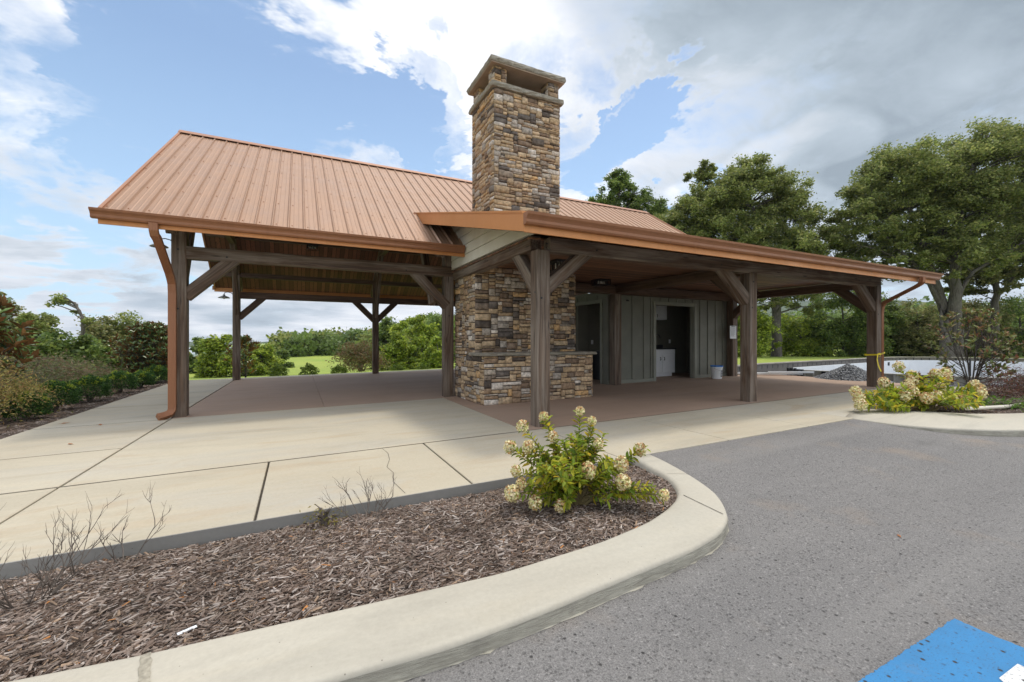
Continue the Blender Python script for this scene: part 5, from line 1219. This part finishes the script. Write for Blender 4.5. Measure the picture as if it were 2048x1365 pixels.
# ------------------------------------------------------------ magnolias
def magm(t,b,tc,o):
    a=t.new('ShaderNodeAttribute',attribute_name='Col').outputs['Color']; bf=t.new('ShaderNodeNewGeometry').outputs['Backfacing']
    c=t.mix(bf,a,(.38,.18,.07)); t.put(b,'Base Color',c); t.put(b,'Roughness',t.rng(bf,0,1,.28,.85)); b.inputs['Specular IOR Level'].default_value=.5
M['mag']=mat('magnolia_leaf',magm)
def magnolia(name,label,locp,H,Rr,ntip,leaf,seed,group='magnolias',pal=((.09,.16,.04),(.13,.20,.05),(.065,.115,.03)),density=9,lean=0,shape=.5,lm='mag',multi=False):
    r_=np.random.default_rng(seed); root=empty(name,locp,label,'shrub',group); Cn=[];Ax=[];b=MB()
    main=[(0,0,-.05),(.01,0,.1)] if multi else [(0,0,-.05),(.02,.01,H*.3),(-.02,.03,H*.6),(0,0,H*.95)]; b.tube(main,[.03,.024,.016,.006][:len(main)],7,False)
    for k in range(ntip):
        z=H*(.12+.88*r_.random()**.8); a=r_.uniform(0,6.283); prof=math.sin(min(1,max(.12,(z/H)))*math.pi*.86+.35)**.7 if z<H*.98 else .15
        rad=Rr*max(.12,prof)*r_.uniform(.45,1.0); tip=Vector((rad*math.cos(a),rad*math.sin(a),z+rad*.25)); z0=max(.05,z-rad*.7); p0=Vector((0,0,z0))
        if multi:
            sa=round(a/1.05)*1.05; sb=Vector((math.cos(sa)*Rr*.28*z/H*1.2,math.sin(sa)*Rr*.28*z/H*1.2,max(.1,z*.62)))
            b.tube([Vector((0,0,-.04)),sb*.5+Vector((0,0,-.02)),sb],[.016,.012,.009],5,False); b.tube([sb,sb.lerp(tip,.5)+Vector((0,0,-.03)),tip],[.006,.005,.003],5,False); p0=sb
        else: b.tube([p0,p0.lerp(tip,.5)+Vector((0,0,-.04)),tip],[.010,.007,.004],5,False)
        Cn.append(tip); Ax.append(((tip-p0).normalized()+Vector((0,0,.8))).normalized())
        if r_.random()<.7: Cn.append(p0.lerp(tip,.72)); Ax.append(Ax[-1])
    C=[];A=[];Nn=[]
    for c,ax in zip(Cn,Ax):
        u=ax.cross(Vector((.3,.5,.1))).normalized(); v=ax.cross(u)
        for q in range(density):
            a=q*2.4+r_.random(); e=r_.uniform(.3,1.25); dr=u*math.cos(a)+v*math.sin(a); d_=(dr*math.sin(e)+ax*math.cos(e)).normalized(); nn=(ax*math.sin(e)-dr*math.cos(e)).normalized()
            C.append(c-ax*.04*r_.random()); A.append(d_); Nn.append(nn)
    C=np.array([tuple(v) for v in C]);A=np.array([tuple(v) for v in A]);Nn=np.array([tuple(v) for v in Nn]); N=len(C)
    L=leaf*r_.uniform(.7,1.25,N); V,F,k=leafmesh(C,A,Nn,L,L*.42,.16,True)
    c=colors(r_,N,pal,None,.25); mk('foliage',V,[F],M[lm],col=np.repeat(c,k,0),parent=root); b.build('stem',M['bark'],root); return root
magnolia('magnolia','big-leaved magnolia with rusty leaf undersides at the left frame edge',(-7.75,5.35,-.15),2.05,.85,120,.20,1)
magnolia('magnolia','bronze magnolia shrub just left of the front downspout',(-6.95,11.9,-.12),1.75,.95,330,.13,2)
magnolia('magnolia','thin magnolia behind the far left post',(-4.55,13.2,-.20),1.45,.62,75,.14,3)
magnolia('magnolia','open magnolia with several stems in the right island before the pool',(9.3,-1.30,.12),1.62,.82,115,.105,4,pal=((.20,.25,.075),(.26,.28,.09),(.15,.20,.06),(.30,.24,.10),(.32,.15,.08)),density=6,lm='glossleaf',multi=True)
magnolia('magnolia','low dark magnolia sprout left of the open magnolia in the right island',(8.3,-1.15,.10),.42,.34,14,.10,5)
# ------------------------------------------------------------ red-brown laceleaf and other fine shrubs
def fine_shrub(name,label,locp,H,Rr,pal,N,leaf,seed,cat='shrub',group=None,tiers=14,flat=.25,ntw=26):
    r_=np.random.default_rng(seed); root=empty(name,locp,label,cat,group); b=MB(); Cs=[]
    for k in range(tiers):
        a=r_.uniform(0,6.28); q=r_.uniform(.15,1)**.6; z=H*(1-.62*q*q)*r_.uniform(.62,1.0); p=Vector((math.cos(a)*Rr*q,math.sin(a)*Rr*q,z)); Cs.append(p)
        b.tube([(0,0,-.05),(p.x*.2,p.y*.2,z*.55),(p.x*.6,p.y*.6,z*1.0),p],[.016,.012,.008,.003],5,False)
    for k in range(ntw):
        a=r_.uniform(0,6.28); rr_=r_.uniform(.3,1)*Rr; z=H*r_.uniform(.2,.9); b.tube([(math.cos(a)*rr_*.2,math.sin(a)*rr_*.2,z*.3),(math.cos(a)*rr_*.7,math.sin(a)*rr_*.7,z*.8),(math.cos(a+.2)*rr_,math.sin(a+.2)*rr_,z)],[.006,.004,.002],4,False)
    Cs=np.array([tuple(c) for c in Cs]); i=r_.integers(0,tiers,N); s_=Rr*.34
    P=Cs[i]+r_.normal(size=(N,3))*np.array([s_,s_,s_*flat]); P[:,2]-=((P[:,:2]-Cs[i][:,:2])**2).sum(1)*.5/Rr
    A=unit(r_.normal(size=(N,3))*np.array([1,1,.5])-np.array([0,0,.5])); Nn=unit(r_.normal(size=(N,3))+np.array([0,0,.6])); L=leaf*r_.uniform(.5,1.4,N)
    V,F,k=leafmesh(P,A,Nn,L,L*.30); c=colors(r_,N,pal,None,.3); mk('foliage',V,[F],M['leaf'],col=np.repeat(c,k,0),parent=root); b.build('stem',M['twig'],root); return root
RB=[(.23,.14,.085),(.28,.20,.12),(.17,.13,.07),(.19,.21,.08),(.14,.18,.06)]; YB=[(.36,.29,.09),(.26,.23,.08),(.40,.24,.10),(.19,.21,.06),(.46,.38,.12)]
fine_shrub('laceleaf_maple','spreading red-brown laceleaf maple behind the left boxwoods',(-8.45,8.6,-.2),1.2,1.2,RB,12000,.075,21,'small tree',None,30,.22,60)
fine_shrub('laceleaf_maple','second reddish laceleaf maple beyond the first, left of the bronze magnolia',(-8.4,11.2,-.25),1.05,1.1,RB,9000,.075,22,'small tree',None,26,.22,40)
fine_shrub('barberry','yellow and rust coloured shrub at the left frame edge in front of the magnolia',(-7.15,4.15,-.12),1.10,.62,YB,9000,.045,23,'shrub',None,26,.5,70)
fine_shrub('barberry','rusty fine-leaved shrub in front of the leftmost magnolia base',(-7.4,5.2,-.12),.85,.5,YB,5000,.045,24,'shrub',None,18,.5,50)
fine_shrub('red_maple','dark red maple left of the far middle post behind the pavilion',(0.0,18.2,-.75),2.25,.95,[(.19,.11,.055),(.16,.16,.06),(.24,.14,.065),(.13,.15,.05)],9000,.12,25,'small tree',None,24,.35,30)
fine_shrub('barberry','dark red barberry at the right frame edge in the island',(8.6,-2.45,.12),.62,.62,[(.16,.055,.045),(.22,.09,.06),(.10,.04,.035),(.13,.10,.04)],8000,.035,26,'shrub',None,26,.6,70)
fine_shrub('barberry','tall reddish barberry behind the low one at the right frame edge',(9.9,-2.25,.10),.85,.45,[(.16,.06,.045),(.20,.09,.06),(.11,.10,.04)],3500,.04,27,'shrub',None,18,.6,40)
fine_shrub('ground_creeper','low green creeper over the cream pipe in the right island',(7.0,-2.38,.12),.14,.42,[(.10,.20,.03),(.16,.26,.04)],900,.06,28,'plant',None,12,.3,8)
G6='grey weedy thickets behind the left boxwoods'
for x,y,H,Rr,sd_,lab in ((-8.0,7.3,.85,.8,31,'nearest grey-green weedy thicket behind the boxwoods'),(-8.6,10.0,.8,1.0,32,'weedy thicket between the two laceleaf maples'),(-9.5,6.2,1.3,1.3,33,'tall weedy thicket behind the leftmost magnolia')):
    fine_shrub('weed_thicket',lab,(x,y,-.25),H,Rr,[(.15,.18,.08),(.22,.22,.11),(.12,.15,.06)],7000,.06,sd_,'shrub',G6,26,.7,90)
# ------------------------------------------------------------ hydrangeas
HGL=[(.33,.40,.04),(.23,.32,.035),(.50,.48,.045),(.14,.22,.03),(.62,.46,.05)]
def hydrangea(label,base,heads,seed,leafN,Lf,hr,inner):
    r_=np.random.default_rng(seed); root=empty('hydrangea',base,label,'shrub','panicle hydrangeas in the kerbed beds'); b=MB(); bx=Vector(base)
    C=[];A=[];Nn=[]
    def addleaf(p,dirv,ax):
        d_=(dirv+Vector((0,0,r_.uniform(-.35,.25)))).normalized(); n_=(Vector((0,0,1))+Vector(r_.normal(size=3))*.35); n_=(n_-d_*n_.dot(d_)).normalized(); C.append(tuple(p));A.append(tuple(d_));Nn.append(tuple(n_))
    ends=[]
    for h in heads:
        p=Vector(h[:3])-bx; hrad=h[3] if len(h)>3 else hr
        ends.append((p,hrad,True))
    for k in range(inner):
        a=r_.uniform(0,6.28); q=r_.random()**.5; e=max(0.05,1-q*q*.6)
        xs_=[q_[0] for q_ in ends]; pr=ends[r_.integers(0,len(heads))][0]; f_=r_.uniform(.35,.95)
        p=Vector((pr.x*f_+r_.normal()*.06*Lf/.07,pr.y*f_+r_.normal()*.06*Lf/.07,pr.z*f_+r_.uniform(0,.10)*Lf/.07))
        if k%3==0:
            mx=max(abs(h_[0].x) for h_ in ends[:len(heads)]); mz=max(h_[0].z for h_ in ends[:len(heads)]); p=Vector((math.cos(a)*q*mx*.8,math.sin(a)*q*mx*.55,(.25+.6*(1-q*q*.7)*r_.uniform(.5,1))*mz))
        ends.append((p,0,False))
    for p,hrad,hd in ends:
        mid=Vector((p.x*.45,p.y*.45,p.z*.35+.06)); st=[Vector((p.x*.05,p.y*.05,-.03)),mid.lerp(Vector((0,0,0)),.45)+Vector((0,0,.02)),mid,mid.lerp(p,.55)+Vector((0,0,.02)),p]
        b.tube(st,[.0065,.0055,.0045,.0035,.0028],6,False)
        L=(p-mid).length
        nn=max(4,int(L/(.020*Lf/.07)))
        for q in range(nn):
            f_=q/nn; f_=.05+.9*f_; pt=mid.lerp(p,f_) if q>=1 else mid; a=q*1.57+r_.random()*.5; ax=(p-mid).normalized(); u=ax.cross(Vector((.2,.1,.97))).normalized(); v=ax.cross(u)
            for sg in (0,math.pi): addleaf(pt,(u*math.cos(a+sg)+v*math.sin(a+sg))+ax*.55,ax)
        for q in range(4): 
            a=q*1.6; ax=(p-mid).normalized(); u=ax.cross(Vector((.2,.1,.97))).normalized(); v=ax.cross(u); addleaf(p-ax*.01,(u*math.cos(a)+v*math.sin(a))+ax*.5,ax)
    C=np.array(C);A=np.array(A);Nn=np.array(Nn); N=len(C); L=Lf*r_.uniform(.6,1.25,N); V,F,k=leafmesh(C,A,Nn,L,L*.46,.14,True)
    c=colors(r_,N,HGL,[.34,.18,.30,.08,.10],.25); mk('foliage',V,[F],M['leaf'],col=np.repeat(c,k,0),parent=root); b.build('stem',M['stem'],root)
    for p,hrad,hd in ends:
        if not hd: continue
        n=260; v=unit(r_.normal(size=(n,3))); q=r_.uniform(.70,1.05,(n,1)); stretch=np.array([hrad,hrad,hrad*1.12])
        axd=p.normalized(); P=np.array(p)+np.array(axd)*hrad*.4+v*q*stretch; A=unit(np.cross(v,r_.normal(size=(n,3)))+v*.25); Nn=unit(v+r_.normal(size=(n,3))*.45); L=hrad*.44*r_.uniform(.6,1.2,n)
        P=P-A*L[:,None]*.5; V,F,k=leafmesh(P,A,Nn,L,L*.8); tint=r_.random()
        pl=np.array([(.88,.80,.48),(.78,.76,.40),(.90,.80,.56),(.70,.48,.24),(.58,.34,.15),(.64,.66,.28)]); pr_=np.array([.32,.20,.20,.08+.14*tint,.04+.08*tint,.12]); pr_/=pr_.sum()
        if r_.random()<.5: v2=v[:,2]+v[:,0]*.5
        c=colors(r_,n,pl,pr_,.15); top=(v@unit(np.array([[.3,.1,.9]]))[0])>.35; sel=top&(r_.random(n)<.18+.4*tint); c[sel]=np.array((.60,.37,.19))*r_.uniform(.7,1.2,(sel.sum(),1))
        mk('flower_head',V,[F],M['petal'],col=np.repeat(c,k,0),parent=root)
    return root
H1=[(-1.146,-2.115,0.549,0.043),(-1.305,-2.078,0.484,0.05),(-1.421,-2.108,0.349,0.05),(-1.302,-2.167,0.349,0.05),(-1.125,-2.21,0.417,0.043),(-0.89,-2.218,0.588,0.04),(-0.833,-2.288,0.521,0.04),(-0.844,-2.382,0.367,0.043),(-0.588,-2.531,0.335,0.05),(-0.756,-2.513,0.241,0.058),(-0.978,-2.433,0.199,0.062),(-1.106,-2.383,0.18,0.05),(-1.173,-2.348,0.183,0.052),(-0.79,-2.572,0.137,0.060),(-1.423,-2.208,0.205,0.043),(-1.482,-2.274,0.077,0.060),(-1.413,-2.267,0.131,0.043),(-1.358,-2.375,0.027,0.052),(-1.214,-2.459,0.011,0.045),(-0.566,-2.735,0.069,0.043)]
H1=[(a,c,e-.0,r*.92) for a,c,e,r in H1]
hydrangea('green hydrangea with cream and tan flower heads in the mulch bed before the corner post',(-1.0,-2.33,-.06),H1,7,500,.060,.05,80)
H2=[(4.823,-1.408,0.361),(4.752,-1.482,0.285),(4.645,-1.554,0.2),(5.385,-1.528,0.477),(5.899,-1.498,0.7),(5.903,-1.667,0.567),(5.794,-1.714,0.49),(5.636,-1.719,0.428),(5.574,-1.797,0.349),(5.39,-1.781,0.296),(6.256,-1.808,0.593),(6.424,-1.858,0.619),(6.31,-1.902,0.541),(6.012,-1.955,0.391),(5.609,-1.931,0.268),(5.777,-1.99,0.285),(6.013,-2.157,0.25),(6.542,-2.151,0.44),(6.529,-2.195,0.403),(6.437,-2.241,0.337)]
hydrangea('wide hydrangea with cream flower heads spilling over the right kerb island',(5.80,-1.88,.05),H2,8,500,.098,.080,42)
# ------------------------------------------------------------ leafless twig shrubs
def twigs(label,base,seed,stems,H,spread):
    r_=random.Random(seed); root=empty('bare_shrub',base,label,'shrub','leafless twig shrubs in the front mulch bed')
    def grow(b,p,d_,L,rad,dep):
        pts=[p];dd=d_
        for k in range(4): dd=(dd+Vector((r_.uniform(-.18,.18),r_.uniform(-.18,.18),r_.uniform(-.02,.16)))).normalized(); pts.append(pts[-1]+dd*L/4)
        b.tube(pts,[rad*(1-.16*k) for k in range(5)],5,False)
        if dep>0:
            for q in range(r_.choice([2,2,3])):
                k=r_.choice([1,2,3,4]); nd=(dd+Vector((r_.uniform(-.9,.9),r_.uniform(-.9,.9),r_.uniform(-.1,.5)))).normalized(); grow(b,pts[k],nd,L*r_.uniform(.45,.75),rad*.6,dep-1)
    for k in range(stems):
        b=MB(); a=r_.uniform(0,6.28); d_=Vector((math.cos(a)*spread,math.sin(a)*spread,1)).normalized(); p=Vector((math.cos(a)*.05*spread,math.sin(a)*.05*spread,-.02)); grow(b,p,d_,H*r_.uniform(.5,.9),.0042,3)
        b.build('branch',M['twig'],root)
    return root
twigs('leafless twig shrub at the left frame edge of the mulch bed',(-4.02,-2.05,-.12),4,17,.40,1.0)
twigs('leafless twig shrub near the sidewalk edge in the middle of the mulch bed',(-2.42,-1.86,-.09),9,9,.25,1.0)
twigs('single bare sprout by the sidewalk edge right of the left twig shrub',(-3.72,-1.80,-.10),12,3,.26,.6)
fine_shrub('weed','small yellowing weed by the sidewalk edge beside the middle twig shrub',(-2.68,-1.78,-.09),.15,.10,[(.30,.24,.03),(.22,.20,.03)],160,.022,41,'plant',None,8,.6,6)
# ------------------------------------------------------------ small litter
def dleaf(p,rz_,s_,lab,m):
    b=MB(); pts=[(-.5,0,0),(-.2,.22,.06),(.1,.26,.02),(.5,.02,.10),(.12,-.24,.05),(-.2,-.2,0)]; b.add([(x*s_,y*s_,z*s_+.004) for x,y,z in pts],[(0,1,2,3),(0,3,4,5)]); b.tube([(-.75*s_,0,.003),(-.5*s_,0,.004)],.0012,4)
    o=b.build('fallen_leaf',m); o.location=p; o.rotation_euler=(0,0,rz_); tag(o,lab,'leaf','fallen leaves on the paving'); return o
ML=simple('dry_leaf',(.34,.13,.04),.8,0,.2,20)
for p,a,s_,lab in (((-5.95,3.75,gz(-5.95)),.4,.11,'dry leaf on the sidewalk nearest the left mulch strip'),((-5.42,3.30,gz(-5.42)),1.9,.09,'dry brown leaf on the left sidewalk before the downspout'),((-5.25,1.9,gz(-5.2)),2.4,.07,'small dry leaf on the left walkway nearer the camera'),((.55,-3.62,lotz(.55,-3.62)),.7,.035,'small tan dry leaf on the asphalt near the blue marking')): dleaf(p,a,s_,lab,ML)
b=MB(); b.tube([(-.60,-2.36,-.045),(-.60,-2.42,-.05),(-.555,-2.47,-.055),(-.49,-2.50,-.06),(-.44,-2.54,-.06)],.005,7); o=b.build('cord',M['bluelid']); tag(o,'short bright blue cord on the mulch right of the near hydrangea','cord')
b=MB(); b.cbox((-.035,-.008,0),(.035,.008,.002),.0008); b.tube([(-.03,0,.0005),(-.03,0,.003)],.003,8); o=b.build('plant_tag',M['white']); o.location=(-3.27,-2.68,-.10); o.rotation_euler=(R(8),0,R(25)); tag(o,'small white plastic plant tag lying on the mulch near the kerb','plant tag')

# ------------------------------------------------------------ haze
b=MB(); b.box((-2300,-1200,-60),(2700,2700,190)); hz=b.build('haze',None); hz.data.materials.clear()
hm=bpy.data.materials.new('thin_air'); hm.use_nodes=True; t=NT(hm.node_tree); t.n.clear()
pv_=t.new('ShaderNodeVolumePrincipled'); pv_.inputs['Color'].default_value=(.80,.88,1,1); pv_.inputs['Density'].default_value=.00015; pv_.inputs['Anisotropy'].default_value=.2
t.l.new(pv_.outputs[0],t.new('ShaderNodeOutputMaterial').inputs['Volume']); hz.data.materials.append(hm); tag(hz,kind='stuff')
